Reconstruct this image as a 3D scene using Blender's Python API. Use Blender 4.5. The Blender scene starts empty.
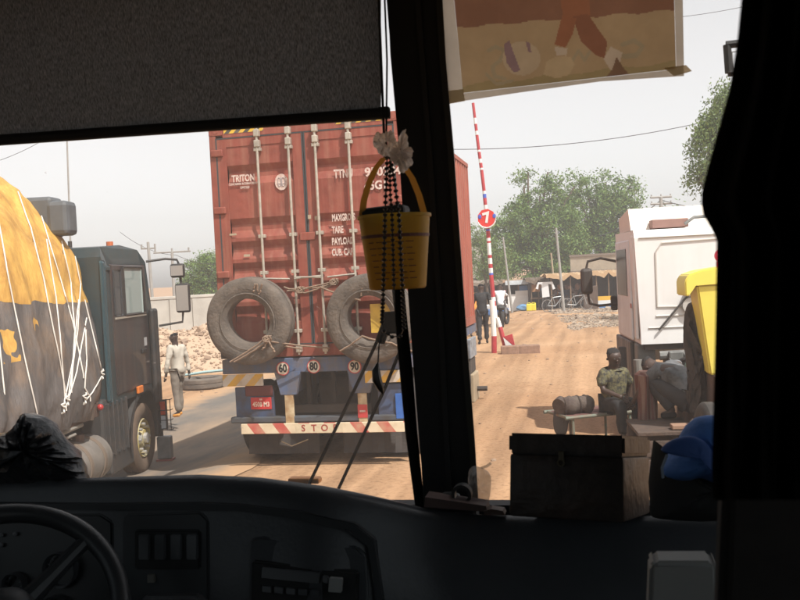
import bpy, bmesh, math, random
from mathutils import Vector, Matrix, Euler, noise
from mathutils.bvhtree import BVHTree
R = math.radians
random.seed(7)
scene = bpy.context.scene
COL = scene.collection

# ------------------------------------------------------------------ camera
FPX = 930.0
YAW, PITCH, ROLL = R(12.1), math.atan(25 / FPX), R(2.9)
F0 = Vector((-math.sin(YAW) * math.cos(PITCH), math.cos(YAW) * math.cos(PITCH), -math.sin(PITCH)))
R0 = Vector((math.cos(YAW), math.sin(YAW), 0))
U0 = R0.cross(F0)
CR = R0 * math.cos(ROLL) - U0 * math.sin(ROLL)
CU = R0 * math.sin(ROLL) + U0 * math.cos(ROLL)
CAM = Vector((0, 0, 2.3))
cam = bpy.data.cameras.new('camera')
camo = bpy.data.objects.new('camera', cam)
COL.objects.link(camo)
M = Matrix((CR, CU, -F0)).transposed().to_4x4()
M.translation = CAM
camo.matrix_world = M
cam.sensor_width = 36
cam.lens = FPX / 800 * 36
cam.clip_start = 0.05
cam.clip_end = 9000
cam.dof.use_dof = True
cam.dof.focus_distance = 13
cam.dof.aperture_fstop = 17
scene.camera = camo

# ------------------------------------------------------------------ world, sun, exposure
SUN_EL, SUN_AZ = R(56), R(128)          # azimuth clockwise from +Y
w = bpy.data.worlds.new('World'); scene.world = w
w.use_nodes = True
nt = w.node_tree
bg = nt.nodes['Background']
sky = nt.nodes.new('ShaderNodeTexSky')
sky.sky_type = 'NISHITA'
sky.sun_disc = False
sky.sun_elevation = SUN_EL
sky.sun_rotation = SUN_AZ
sky.air_density = 1.0
sky.dust_density = 1.5
sky.ozone_density = 1.0
hs = nt.nodes.new('ShaderNodeHueSaturation')
hs.inputs['Saturation'].default_value = 0.12
nt.links.new(sky.outputs[0], hs.inputs['Color'])
nt.links.new(hs.outputs[0], bg.inputs[0])
bg.inputs[1].default_value = 0.13
sl = bpy.data.lights.new('sun', 'SUN')
sl.energy = 4.2
sl.angle = R(0.6)
sl.color = (1.0, 0.96, 0.9)
so = bpy.data.objects.new('sun', sl)
COL.objects.link(so)
SD = Vector((math.sin(SUN_AZ) * math.cos(SUN_EL), math.cos(SUN_AZ) * math.cos(SUN_EL), math.sin(SUN_EL)))
so.rotation_euler = (-SD).to_track_quat('-Z', 'Y').to_euler()
so.location = (30, -20, 60)
vs = scene.view_settings
vs.view_transform = 'Standard'; vs.look = 'None'; vs.gamma = 1; vs.use_curve_mapping = False
vs.exposure = 0.54
scene.render.engine = 'CYCLES'
scene.cycles.use_denoising = True
scene.cycles.max_bounces = 8
scene.cycles.transparent_max_bounces = 16
scene.cycles.caustics_reflective = False
scene.cycles.caustics_refractive = False

# ------------------------------------------------------------------ pixel rays (800x600 photo pixels -> points of the place)
def ray(px, py):
    return (F0 + CR * ((px - 400) / FPX) + CU * ((300 - py) / FPX))
def at(px, py, d):
    return CAM + ray(px, py) * d
def atY(px, py, Y):
    r = ray(px, py); return CAM + r * (Y / r.y)
def WY(z):                              # the raked windscreen plane
    return 2.0 - 0.16 * (z - 2.3)
def atW(px, py, off=0.0):               # off > 0: towards the camera from the glass
    r = ray(px, py)
    t = (2.0 - off) / (r.y + 0.16 * r.z); return CAM + r * t

# ------------------------------------------------------------------ materials
MC = {}
def mat(name, col, rough=0.6, metal=0.0, var=0.0, vscale=3.0, col2=None, bump=0.0, bscale=20.0, spec=0.5, coat=0.0, detail=6, island=False, alpha=None, trans=0.0, streak=0.0, scol=(.5, .4, .33)):
    if name in MC: return MC[name]
    m = bpy.data.materials.new(name); m.use_nodes = True
    t = m.node_tree; b = t.nodes['Principled BSDF']
    b.inputs['Roughness'].default_value = rough
    b.inputs['Metallic'].default_value = metal
    b.inputs['Specular IOR Level'].default_value = spec
    b.inputs['Coat Weight'].default_value = coat
    c = tuple(col) + (1,)
    if var > 0 or col2:
        c2 = tuple(col2) + (1,) if col2 else tuple(x * (1 - var) for x in col) + (1,)
        tc = t.nodes.new('ShaderNodeTexCoord')
        n = t.nodes.new('ShaderNodeTexNoise'); n.inputs['Scale'].default_value = vscale; n.inputs['Detail'].default_value = detail
        n.inputs['Roughness'].default_value = 0.65
        t.links.new(tc.outputs['Object'], n.inputs['Vector'])
        r = t.nodes.new('ShaderNodeValToRGB')
        r.color_ramp.elements[0].position = 0.35; r.color_ramp.elements[1].position = 0.68
        r.color_ramp.elements[0].color = c2; r.color_ramp.elements[1].color = c
        if island:
            g = t.nodes.new('ShaderNodeNewGeometry'); mx = t.nodes.new('ShaderNodeMath'); mx.operation = 'MULTIPLY_ADD'
            mx.inputs[1].default_value = 0.5
            ad = t.nodes.new('ShaderNodeMath'); ad.operation = 'MULTIPLY'; ad.inputs[1].default_value = 0.5
            t.links.new(n.outputs['Fac'], ad.inputs[0])
            t.links.new(g.outputs['Random Per Island'], mx.inputs[0]); t.links.new(ad.outputs[0], mx.inputs[2])
            t.links.new(mx.outputs[0], r.inputs[0])
            r.color_ramp.elements[0].position = 0.2; r.color_ramp.elements[1].position = 0.85
        else:
            t.links.new(n.outputs['Fac'], r.inputs[0])
        t.links.new(r.outputs[0], b.inputs['Base Color'])
    else:
        b.inputs['Base Color'].default_value = c
    if streak > 0:
        tc = t.nodes.new('ShaderNodeTexCoord'); mp = t.nodes.new('ShaderNodeMapping'); mp.inputs['Scale'].default_value = (11, 11, .7)
        n = t.nodes.new('ShaderNodeTexNoise'); n.inputs['Scale'].default_value = 1; n.inputs['Detail'].default_value = 7; n.inputs['Roughness'].default_value = .7
        t.links.new(tc.outputs['Object'], mp.inputs[0]); t.links.new(mp.outputs[0], n.inputs['Vector'])
        r2 = t.nodes.new('ShaderNodeValToRGB'); r2.color_ramp.elements[0].position = .45; r2.color_ramp.elements[0].color = (0, 0, 0, 1); r2.color_ramp.elements[1].position = .72; r2.color_ramp.elements[1].color = (streak, streak, streak, 1)
        t.links.new(n.outputs['Fac'], r2.inputs[0])
        mx = t.nodes.new('ShaderNodeMixRGB'); mx.inputs[2].default_value = scol + (1,); t.links.new(r2.outputs[0], mx.inputs[0])
        src = b.inputs['Base Color'].links
        if src: t.links.new(src[0].from_socket, mx.inputs[1])
        else: mx.inputs[1].default_value = c
        t.links.new(mx.outputs[0], b.inputs['Base Color'])
    if bump > 0:
        tc = t.nodes.new('ShaderNodeTexCoord')
        n = t.nodes.new('ShaderNodeTexNoise'); n.inputs['Scale'].default_value = bscale; n.inputs['Detail'].default_value = 8
        t.links.new(tc.outputs['Object'], n.inputs['Vector'])
        bp = t.nodes.new('ShaderNodeBump'); bp.inputs['Strength'].default_value = min(1, bump); bp.inputs['Distance'].default_value = 0.05
        t.links.new(n.outputs['Fac'], bp.inputs['Height']); t.links.new(bp.outputs[0], b.inputs['Normal'])
    if trans > 0:
        out = t.nodes['Material Output']
        tr = t.nodes.new('ShaderNodeBsdfTranslucent'); tr.inputs[0].default_value = c
        src = b.inputs['Base Color'].links
        if src: t.links.new(src[0].from_socket, tr.inputs[0])
        mx = t.nodes.new('ShaderNodeMixShader'); mx.inputs[0].default_value = trans
        t.links.new(b.outputs[0], mx.inputs[1]); t.links.new(tr.outputs[0], mx.inputs[2])
        t.links.new(mx.outputs[0], out.inputs['Surface'])
    MC[name] = m
    return m

def stripes(name, ca, cb, per, ax=(1, 0, 1), rough=0.6, dirt=(0.25, 0.2, 0.15), duty=0.5):
    if name in MC: return MC[name]
    m = bpy.data.materials.new(name); m.use_nodes = True
    t = m.node_tree; b = t.nodes['Principled BSDF']; b.inputs['Roughness'].default_value = rough
    tc = t.nodes.new('ShaderNodeTexCoord')
    d = t.nodes.new('ShaderNodeVectorMath'); d.operation = 'DOT_PRODUCT'; d.inputs[1].default_value = ax
    t.links.new(tc.outputs['Object'], d.inputs[0])
    k = t.nodes.new('ShaderNodeMath'); k.operation = 'MULTIPLY'; k.inputs[1].default_value = 1 / per
    fr = t.nodes.new('ShaderNodeMath'); fr.operation = 'FRACT'
    gt = t.nodes.new('ShaderNodeMath'); gt.operation = 'GREATER_THAN'; gt.inputs[1].default_value = duty
    t.links.new(d.outputs['Value'], k.inputs[0]); t.links.new(k.outputs[0], fr.inputs[0]); t.links.new(fr.outputs[0], gt.inputs[0])
    mx = t.nodes.new('ShaderNodeMixRGB'); mx.inputs[1].default_value = ca + (1,); mx.inputs[2].default_value = cb + (1,)
    t.links.new(gt.outputs[0], mx.inputs[0])
    n = t.nodes.new('ShaderNodeTexNoise'); n.inputs['Scale'].default_value = 7; n.inputs['Detail'].default_value = 8
    t.links.new(tc.outputs['Object'], n.inputs['Vector'])
    mr = t.nodes.new('ShaderNodeMapRange'); mr.inputs[1].default_value = 0.45; mr.inputs[2].default_value = 0.8; mr.inputs[4].default_value = 0.8
    t.links.new(n.outputs['Fac'], mr.inputs[0])
    m2 = t.nodes.new('ShaderNodeMixRGB'); m2.inputs[2].default_value = dirt + (1,)
    t.links.new(mr.outputs[0], m2.inputs[0]); t.links.new(mx.outputs[0], m2.inputs[1]); t.links.new(m2.outputs[0], b.inputs['Base Color'])
    MC[name] = m
    return m

# ------------------------------------------------------------------ mesh builder
class MB:
    def __init__(s): s.bm = bmesh.new()
    def box(s, lo, hi, rot=None, bev=0.0):
        lo = Vector(lo); hi = Vector(hi); c = (lo + hi) / 2; d = hi - lo
        mt = Matrix.Translation(c)
        if rot is not None: mt = mt @ Euler(rot).to_matrix().to_4x4()
        g = bmesh.ops.create_cube(s.bm, size=1, matrix=mt @ Matrix.Diagonal((abs(d.x), abs(d.y), abs(d.z), 1)))
        if bev > 0:
            es = {e for v in g['verts'] for e in v.link_edges}
            bmesh.ops.bevel(s.bm, geom=list(es), offset=bev, segments=2, affect='EDGES', profile=0.5)
        return s
    def ring(s, pts): return [s.bm.verts.new(p) for p in pts]
    def bridge(s, a, b, closed=True):
        n = len(a)
        for i in range(n if closed else n - 1):
            j = (i + 1) % n
            try: s.bm.faces.new((a[i], a[j], b[j], b[i]))
            except ValueError: pass
    def cap(s, r, flip=False):
        try: s.bm.faces.new(list(reversed(r)) if flip else r)
        except ValueError: pass
    def tube(s, path, r, n=8, r1=None, caps=True):
        path = [Vector(p) for p in path]; rings = []; up = None
        for i, p in enumerate(path):
            d = (path[min(i + 1, len(path) - 1)] - path[max(i - 1, 0)]).normalized()
            if up is None:
                up = Vector((0, 0, 1)) if abs(d.z) < 0.9 else Vector((0, 1, 0))
            x = d.cross(up).normalized(); y = x.cross(d).normalized(); up = y
            if isinstance(r, (list, tuple)): rr = r[i]
            else: rr = r if r1 is None else r + (r1 - r) * i / (len(path) - 1)
            rings.append(s.ring([p + (x * math.cos(2 * math.pi * k / n) + y * math.sin(2 * math.pi * k / n)) * rr for k in range(n)]))
        for a, b in zip(rings, rings[1:]): s.bridge(a, b)
        if caps: s.cap(rings[0], True); s.cap(rings[-1])
        return s
    def lathe(s, prof, c, axis='x', n=32):     # prof: (radius, offset along the axis)
        c = Vector(c); rings = []
        for (rad, off) in prof:
            pts = []
            for k in range(n):
                a = 2 * math.pi * k / n; u = math.cos(a) * rad; v = math.sin(a) * rad
                pts.append(c + (Vector((off, u, v)) if axis == 'x' else Vector((u, off, v)) if axis == 'y' else Vector((u, v, off))))
            rings.append(s.ring(pts))
        for a, b in zip(rings, rings[1:]): s.bridge(a, b)
        return rings
    def torus(s, c, axis, Rr, pr, n=32, closed=True):      # pr: profile list (radius, offset), closed
        rings = s.lathe(pr, c, axis, n)
        if closed: s.bridge(rings[-1], rings[0])
        return s
    def grid(s, rows, closed=False):
        vr = [s.ring(r) for r in rows]
        for a, b in zip(vr, vr[1:]): s.bridge(a, b, closed)
        return vr
    def prism(s, poly, d):                       # polygon of 3-D points pushed along d
        a = s.ring([Vector(p) for p in poly]); b = s.ring([Vector(p) + Vector(d) for p in poly])
        s.cap(a, True); s.cap(b); s.bridge(a, b); return s
    def ball(s, c, r, sc=(1, 1, 1), sub=2, noi=0.0):
        g = bmesh.ops.create_icosphere(s.bm, subdivisions=sub, radius=1.0)
        for v in g['verts']:
            k = 1 + (noise.noise(v.co * 1.7 + Vector(c) * 3) * noi if noi else 0)
            v.co = Vector((v.co.x * sc[0], v.co.y * sc[1], v.co.z * sc[2])) * r * k + Vector(c)
        return s
    def build(s, name, m, parent=None, smooth=False, angle=0.6, recalc=True):
        if recalc: bmesh.ops.recalc_face_normals(s.bm, faces=s.bm.faces)
        me = bpy.data.meshes.new(name); s.bm.to_mesh(me); s.bm.free()
        o = bpy.data.objects.new(name, me); COL.objects.link(o)
        for mm in (m if isinstance(m, (list, tuple)) else [m]): me.materials.append(mm)
        if smooth:
            me.polygons.foreach_set('use_smooth', [True] * len(me.polygons))
            try: me.set_sharp_from_angle(angle=angle)
            except Exception: pass
        if parent: o.parent = parent
        return o

def thing(name, label, cat, loc=(0, 0, 0), rz=0.0, group=None):
    o = bpy.data.objects.new(name, None); COL.objects.link(o)
    o.location = loc; o.rotation_euler = (0, 0, rz); o.empty_display_size = 0.2
    o['label'] = label; o['category'] = cat
    if group: o['group'] = group
    return o
def tag(o, label, cat, group=None):
    o['label'] = label; o['category'] = cat
    if group: o['group'] = group
    return o
def struct(o): o['kind'] = 'structure'; return o
def stuff(o, label, cat):
    o['kind'] = 'stuff'; o['label'] = label; o['category'] = cat; return o

def text(s, cap, loc, m, parent, name='lettering', width=None, rot=(R(90), 0, 0), ext=0.001, bold=0.0, align='CENTER'):
    cu = bpy.data.curves.new(name, 'FONT'); cu.body = s; cu.size = cap * 1.37; cu.extrude = ext; cu.offset = bold * cap
    cu.align_x = align; cu.align_y = 'CENTER'; cu.resolution_u = 3
    o = bpy.data.objects.new(name, cu); COL.objects.link(o)
    bpy.context.view_layer.update()
    me = bpy.data.meshes.new_from_object(o.evaluated_get(bpy.context.evaluated_depsgraph_get()))
    bpy.data.objects.remove(o)
    if width:
        xs = [v.co.x for v in me.vertices]; k = width / max(1e-6, max(xs) - min(xs))
        for v in me.vertices: v.co.x *= k
    me.materials.clear(); me.materials.append(m)
    o = bpy.data.objects.new(name, me); COL.objects.link(o); o.location = loc; o.rotation_euler = rot
    if parent: o.parent = parent
    return o

def skin(name, chains, m, parent=None, sub=1, loc=None):
    """chains: list of (list of (point, radius)) ; a chain may start at an existing point (same coords) to branch"""
    verts = []; edges = []; rad = []; idx = {}; roots = []
    def key(p): return tuple(round(c, 4) for c in p)
    for ch in chains:
        prev = None
        for (p, r) in ch:
            k = key(p)
            if k not in idx:
                idx[k] = len(verts); verts.append(Vector(p)); rad.append(r)
                if prev is None: roots.append(idx[k])
            i = idx[k]
            if prev is not None and i != prev: edges.append((prev, i))
            prev = i
    me = bpy.data.meshes.new(name); me.from_pydata(verts, edges, [])
    o = bpy.data.objects.new(name, me); COL.objects.link(o)
    me.materials.append(m)
    md = o.modifiers.new('skin', 'SKIN'); md.use_smooth_shade = True; md.branch_smoothing = 0.3
    sv = me.skin_vertices[0].data
    for i, r in enumerate(rad):
        if isinstance(r, tuple): sv[i].radius = r
        else: sv[i].radius = (r, r)
        sv[i].use_root = i in roots
    if sub: 
        sd = o.modifiers.new('sub', 'SUBSURF'); sd.levels = sub; sd.render_levels = sub
    if parent: o.parent = parent
    return o

def puff(mb, outline, normal, thick, wr=0.0, seed=0, sub=3, one=False):
    """a cushion with real thickness whose silhouette follows the outline"""
    pts = [Vector(p) for p in outline]; dense = []
    n = len(pts)
    for i in range(n):
        a, b, c, d = pts[i - 1], pts[i], pts[(i + 1) % n], pts[(i + 2) % n]
        for k in range(sub):
            t = k / sub
            dense.append(0.5 * ((2 * b) + (c - a) * t + (2 * a - 5 * b + 4 * c - d) * t * t + (3 * b - a - 3 * c + d) * t ** 3))
    c = sum(dense, Vector()) / len(dense); nn = Vector(normal).normalized()
    S = [1, 0.985, 0.94, 0.86, 0.74, 0.6, 0.45, 0.3, 0.15]
    def layer(s, sg):
        out = []
        for p in dense:
            q = c + (p - c) * s
            h = math.sqrt(max(0, 1 - s * s)) * thick * sg
            if wr and s < 1:
                sz = (p - c).length
                h += (noise.noise(q * (2.2 / max(sz, .01)) + Vector((seed, 0, 0))) * wr + noise.noise(q * (6 / max(sz, .01)) + Vector((0, seed, 0))) * wr * .5) * sg
            out.append(q + nn * h)
        return mb.ring(out)
    edge = layer(1, 1)
    for sg in ((1,) if one else (1, -1)):
        prev = edge
        for s in S[1:]:
            cur = layer(s, sg); mb.bridge(prev, cur); prev = cur
        cv = mb.bm.verts.new(c + nn * thick * sg)
        for i in range(len(prev)):
            mb.bm.faces.new((prev[i], prev[(i + 1) % len(prev)], cv))
    return mb

def tyre_profile(Ro, Ri, w):
    h = w / 2
    return [(Ri, -h * .72), (Ri + .02, -h * .85), ((Ro + Ri) / 2, -h), (Ro - .05, -h * .97), (Ro - .012, -h * .82), (Ro, -h * .7), (Ro, -h * .12), (Ro - .012, -h * .1), (Ro - .012, h * .1), (Ro, h * .12),
            (Ro, h * .7), (Ro - .012, h * .82), (Ro - .05, h * .97), ((Ro + Ri) / 2, h), (Ri + .02, h * .85), (Ri, h * .72)]

# ------------------------------------------------------------------ ground
def sm(a, b, x):
    t = max(0, min(1, (x - a) / (b - a))); return t * t * (3 - 2 * t)
def gz(x, y):
    z = -0.36 * sm(-4.6, -6.6, x) * (1 - sm(60, 120, y))
    z += 0.16 * sm(16, 24, y) * (1 - sm(32, 48, y)) * sm(-6, -4, x)
    z += -0.3 * sm(44, 62, y)
    z += 0.02 * noise.noise(Vector((x * .5, y * .5, 0))) + (0.05 * noise.noise(Vector((x * .15, y * .15, 4))) if y > 14 else 0)
    return z
def ground_grid():
    def axis(a, b, fine, far):
        s = []; v = a
        while v < b: s.append(v); v += fine
        s.append(b); st = fine; v = b
        while v < far: st *= 1.5; v += st; s.append(v)
        st = fine; v = a; pre = []
        while v > -far: st *= 1.5; v -= st; pre.append(v)
        return list(reversed(pre)) + s
    return axis(-16, 14, .3, 3500), axis(2, 60, .35, 3500)

# sandy earth
def sand_material():
    m = bpy.data.materials.new('sandy_earth'); m.use_nodes = True
    t = m.node_tree; b = t.nodes['Principled BSDF']; b.inputs['Roughness'].default_value = 0.95; b.inputs['Specular IOR Level'].default_value = 0.15
    tc = t.nodes.new('ShaderNodeTexCoord')
    def nz(sc, det=8, ro=.6):
        n = t.nodes.new('ShaderNodeTexNoise'); n.inputs['Scale'].default_value = sc; n.inputs['Detail'].default_value = det; n.inputs['Roughness'].default_value = ro
        t.links.new(tc.outputs['Object'], n.inputs['Vector']); return n
    n1 = nz(.35); n2 = nz(14, 6, .7)
    mp = t.nodes.new('ShaderNodeMapping'); mp.inputs['Scale'].default_value = (2.2, .10, 1)   # wheel tracks drawn out along the road
    t.links.new(tc.outputs['Object'], mp.inputs[0])
    n3 = t.nodes.new('ShaderNodeTexNoise'); n3.inputs['Scale'].default_value = 1.4; n3.inputs['Detail'].default_value = 5
    t.links.new(mp.outputs[0], n3.inputs['Vector'])
    r = t.nodes.new('ShaderNodeValToRGB')
    e = r.color_ramp.elements; e[0].position = .3; e[0].color = (.40, .235, .13, 1); e[1].position = .7; e[1].color = (.50, .32, .19, 1)
    t.links.new(n1.outputs['Fac'], r.inputs[0])
    r3 = t.nodes.new('ShaderNodeValToRGB'); e = r3.color_ramp.elements; e[0].position = .35; e[0].color = (.60, .57, .55, 1); e[1].position = .62; e[1].color = (1.1, 1.08, 1.06, 1)
    t.links.new(n3.outputs['Fac'], r3.inputs[0])
    mu = t.nodes.new('ShaderNodeMixRGB'); mu.blend_type = 'MULTIPLY'; mu.inputs[0].default_value = .7
    t.links.new(r.outputs[0], mu.inputs[1]); t.links.new(r3.outputs[0], mu.inputs[2])
    r2 = t.nodes.new('ShaderNodeValToRGB'); e = r2.color_ramp.elements; e[0].position = .36; e[0].color = (.45, .42, .4, 1); e[1].position = .5; e[1].color = (1, 1, 1, 1)
    t.links.new(n2.outputs['Fac'], r2.inputs[0])
    m2 = t.nodes.new('ShaderNodeMixRGB'); m2.blend_type = 'MULTIPLY'; m2.inputs[0].default_value = .55
    t.links.new(mu.outputs[0], m2.inputs[1]); t.links.new(r2.outputs[0], m2.inputs[2])
    t.links.new(m2.outputs[0], b.inputs['Base Color'])
    bp = t.nodes.new('ShaderNodeBump'); bp.inputs['Strength'].default_value = .8; bp.inputs['Distance'].default_value = .06
    n4 = nz(3.2, 10, .75); t.links.new(n4.outputs['Fac'], bp.inputs['Height']); t.links.new(bp.outputs[0], b.inputs['Normal'])
    return m
xs, ys = ground_grid()
mb = MB()
mb.grid([[(x, y, gz(x, y)) for x in xs] for y in ys])
g = mb.build('ground', sand_material(), smooth=True, angle=3)
struct(g)

# old asphalt with sand drifted over it
def asphalt_material():
    m = bpy.data.materials.new('dusty_asphalt'); m.use_nodes = True
    t = m.node_tree; b = t.nodes['Principled BSDF']; b.inputs['Roughness'].default_value = 0.9; b.inputs['Specular IOR Level'].default_value = 0.2
    tc = t.nodes.new('ShaderNodeTexCoord')
    n = t.nodes.new('ShaderNodeTexNoise'); n.inputs['Scale'].default_value = .9; n.inputs['Detail'].default_value = 9; n.inputs['Roughness'].default_value = .65
    mp = t.nodes.new('ShaderNodeMapping'); mp.inputs['Scale'].default_value = (1, .3, 1)
    t.links.new(tc.outputs['Object'], mp.inputs[0]); t.links.new(mp.outputs[0], n.inputs['Vector'])
    r = t.nodes.new('ShaderNodeValToRGB'); e = r.color_ramp.elements
    e[0].position = .38; e[0].color = (.15, .135, .12, 1); e[1].position = .72; e[1].color = (.36, .255, .17, 1)
    t.links.new(n.outputs['Fac'], r.inputs[0])
    sp = t.nodes.new('ShaderNodeSeparateXYZ'); t.links.new(tc.outputs['Object'], sp.inputs[0])
    ab = t.nodes.new('ShaderNodeMath'); ab.operation = 'ADD'; ab.inputs[1].default_value = 6.95; t.links.new(sp.outputs['X'], ab.inputs[0])
    a2 = t.nodes.new('ShaderNodeMath'); a2.operation = 'ABSOLUTE'; t.links.new(ab.outputs[0], a2.inputs[0])
    n5 = t.nodes.new('ShaderNodeTexNoise'); n5.inputs['Scale'].default_value = 1.6; n5.inputs['Detail'].default_value = 8; t.links.new(tc.outputs['Object'], n5.inputs['Vector'])
    a3 = t.nodes.new('ShaderNodeMath'); a3.operation = 'MULTIPLY_ADD'; a3.inputs[1].default_value = 1.5; t.links.new(n5.outputs['Fac'], a3.inputs[0]); t.links.new(a2.outputs[0], a3.inputs[2])
    mr = t.nodes.new('ShaderNodeMapRange'); mr.inputs[1].default_value = 2.5; mr.inputs[2].default_value = 3.1; t.links.new(a3.outputs[0], mr.inputs[0])
    mx = t.nodes.new('ShaderNodeMixRGB'); mx.inputs[2].default_value = (.43, .27, .155, 1); t.links.new(mr.outputs[0], mx.inputs[0]); t.links.new(r.outputs[0], mx.inputs[1])
    t.links.new(mx.outputs[0], b.inputs['Base Color'])
    return m
mb = MB()
rows = []
y = 3.0
while y < 42:
    l = -9.6 + .25 * noise.noise(Vector((0, y * .6, 1))); rr = -4.35 + .3 * noise.noise(Vector((3, y * .8, 2)))
    rows.append([(l + (rr - l) * k / 18, y, gz(l + (rr - l) * k / 18, y) + .012) for k in range(19)]); y += .3
mb.grid(rows)
struct(mb.build('road', asphalt_material(), smooth=True, angle=3))

# pebbles and litter
peb = mat('pebble', (.36, .25, .17), .9, var=.5, island=True)
mb = MB(); rng = random.Random(3)
for i in range(1000):
    y = rng.uniform(9, 50); x = rng.uniform(-8, 8) * (1 + y / 60); s = (.006 + .03 * rng.random() ** 3) * (1 + y / 40)
    mb.ball((x, y, gz(x, y) + s * .2), s, (1, rng.uniform(.7, 1.3), .6), 1, .4)
stuff(mb.build('pebbles', peb), 'small stones scattered over the sandy ground', 'stones')

def rotv(v, a): return Vector((v.x * math.cos(a) - v.y * math.sin(a), v.x * math.sin(a) + v.y * math.cos(a), v.z))
def gpt(px, py, z=0.0):
    r = ray(px, py); t = (z - CAM.z) / r.z; return CAM + r * t

# litter and broken stone beside the stalls, right of the track
mb = MB(); rng = random.Random(5)
for i in range(4800):
    px = rng.uniform(538, 640); py = rng.uniform(303, 335)
    if px < 545 + (py - 303) * .8: continue
    p = gpt(px, py, 0); z = gz(p.x, p.y); s = rng.uniform(.015, .055) * (p.y / 40) * (1 + (rng.random() > .93))
    if noise.noise(Vector((p.x * .5, p.y * .3, 3))) < -.22: continue
    if p.y > 80: continue
    mb.box((p.x - s, p.y - s, z - .02), (p.x + s, p.y + s * rng.uniform(.5, 1), z + s * rng.uniform(.2, .6)), rot=(rng.uniform(-.4, .4), rng.uniform(-.4, .4), rng.uniform(0, 3)))
stuff(mb.build('rubble_scatter', mat('litter', (.46, .37, .28), .9, col2=(.17, .13, .10), vscale=1.5, island=True)), 'grey litter and broken stone spread over the ground by the market stalls', 'rubble')

# ------------------------------------------------------------------ container lorry ahead
red = mat('container_red', (.32, .072, .046), .6, var=.35, vscale=2.2, bump=.15, bscale=9, streak=.4, scol=(.42, .22, .15))
redside = mat('container_red_side', (.36, .09, .058), .6, var=.28, vscale=1.6, bump=.1, streak=.4, scol=(.42, .22, .15))  # lighter copy of the red, sunlit brightness put into the colour
galv = mat('galvanised_rod', (.55, .5, .42), .45, .3, var=.35, vscale=9)
gask = mat('door_gasket', (.045, .05, .055), .8)
whitep = mat('stencil_white', (.78, .72, .66), .7, col2=(.50, .30, .25), vscale=28)
rub = mat('dusty_tyre', (.165, .135, .11), .9, col2=(.085, .072, .062), vscale=5, bump=.25, bscale=30)
rubd = mat('tyre_black', (.045, .04, .037), .85, var=.4, vscale=6)
blue = mat('chassis_blue', (.065, .13, .27), .65, col2=(.12, .11, .11), vscale=5, bump=.1, streak=.5, scol=(.2, .15, .12))
dark = mat('chassis_dark', (.035, .03, .03), .8, col2=(.07, .055, .045), vscale=4)
rust = mat('rusty_steel', (.13, .07, .045), .85, col2=(.06, .045, .04), vscale=6, bump=.2)
YR = 10.9
XL = atY(217, 265, YR).x; XR = atY(406, 265, YR).x
XC = (XL + XR) / 2; HW = 1.219; ZC = 1.36; CH = 2.896; CLEN = 6.06
cont = thing('shipping_container', 'rust-red steel shipping container with white stencilled lettering, its locked double doors facing us', 'container', (XC, YR, ZC))
mb = MB()                                   # shell: corrugated sides, roof, floor, front
N = 22
for sx in (-1, 1):
    prof = []
    y0 = .12; per = (CLEN - .24) / N
    for k in range(N):
        y = y0 + k * per
        prof += [(0, y), (0, y + per * .28), (-.036, y + per * .42), (-.036, y + per * .78), (0, y + per * .92)]
    prof.append((0, CLEN - .12))
    x0 = HW - .012
    mb.grid([[(sx * (x0 + a), y, z) for a, y in prof] for z in (.15, CH - .06)])
    mb.box((sx * (HW - .05), .1, .002), (sx * HW, CLEN - .1, .15)); mb.box((sx * (HW - .06), .1, CH - .07), (sx * HW, CLEN - .1, CH - .004))
mb.box((-HW + .06, .1, CH - .03), (HW - .06, CLEN - .1, CH - .006)); mb.box((-HW + .06, .1, .02), (HW - .06, CLEN - .1, .12))
mb.box((-HW + .02, CLEN - .08, .0), (HW - .02, CLEN, CH - .01))
mb.build('shell', redside, cont)
mb = MB()                                   # rear frame
for sx in (-1, 1):
    mb.box((sx * HW, 0, .118), (sx * (HW - .085), .16, CH - .118), bev=.006)
mb.box((-HW + .178, .0, CH - .15), (HW - .178, .14, CH - .003), bev=.006); mb.box((-HW + .178, .0, .003), (HW - .178, .14, .15), bev=.006)
mb.build('door_frame', red, cont)
for sx in (-1, 1):
    for z in (0, CH - .118):
        mb = MB(); x1, x0 = sx * (HW + .001), sx * (HW - .178)
        mb.box((x0, -.006, z), (x1, .162, z + .118), bev=.008)
        mb.lathe([(.001, -.009), (.036, -.0095), (.04, -.004)], ((x0 + x1) / 2, 0, z + .06), 'y', 12)
        mb.build('corner_casting', red if z else dark, cont)
for x0, x1 in ((-HW + .2, -.5), (.42, HW - .185)):     # hazard stripes on the header
    MB().box((x0, -.004, CH - .1), (x1, .0, CH - .03)).build('hazard_strip', stripes('hazard', (.75, .47, .04), (.06, .06, .05), .125, (1, 0, -1)), cont)
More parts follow.
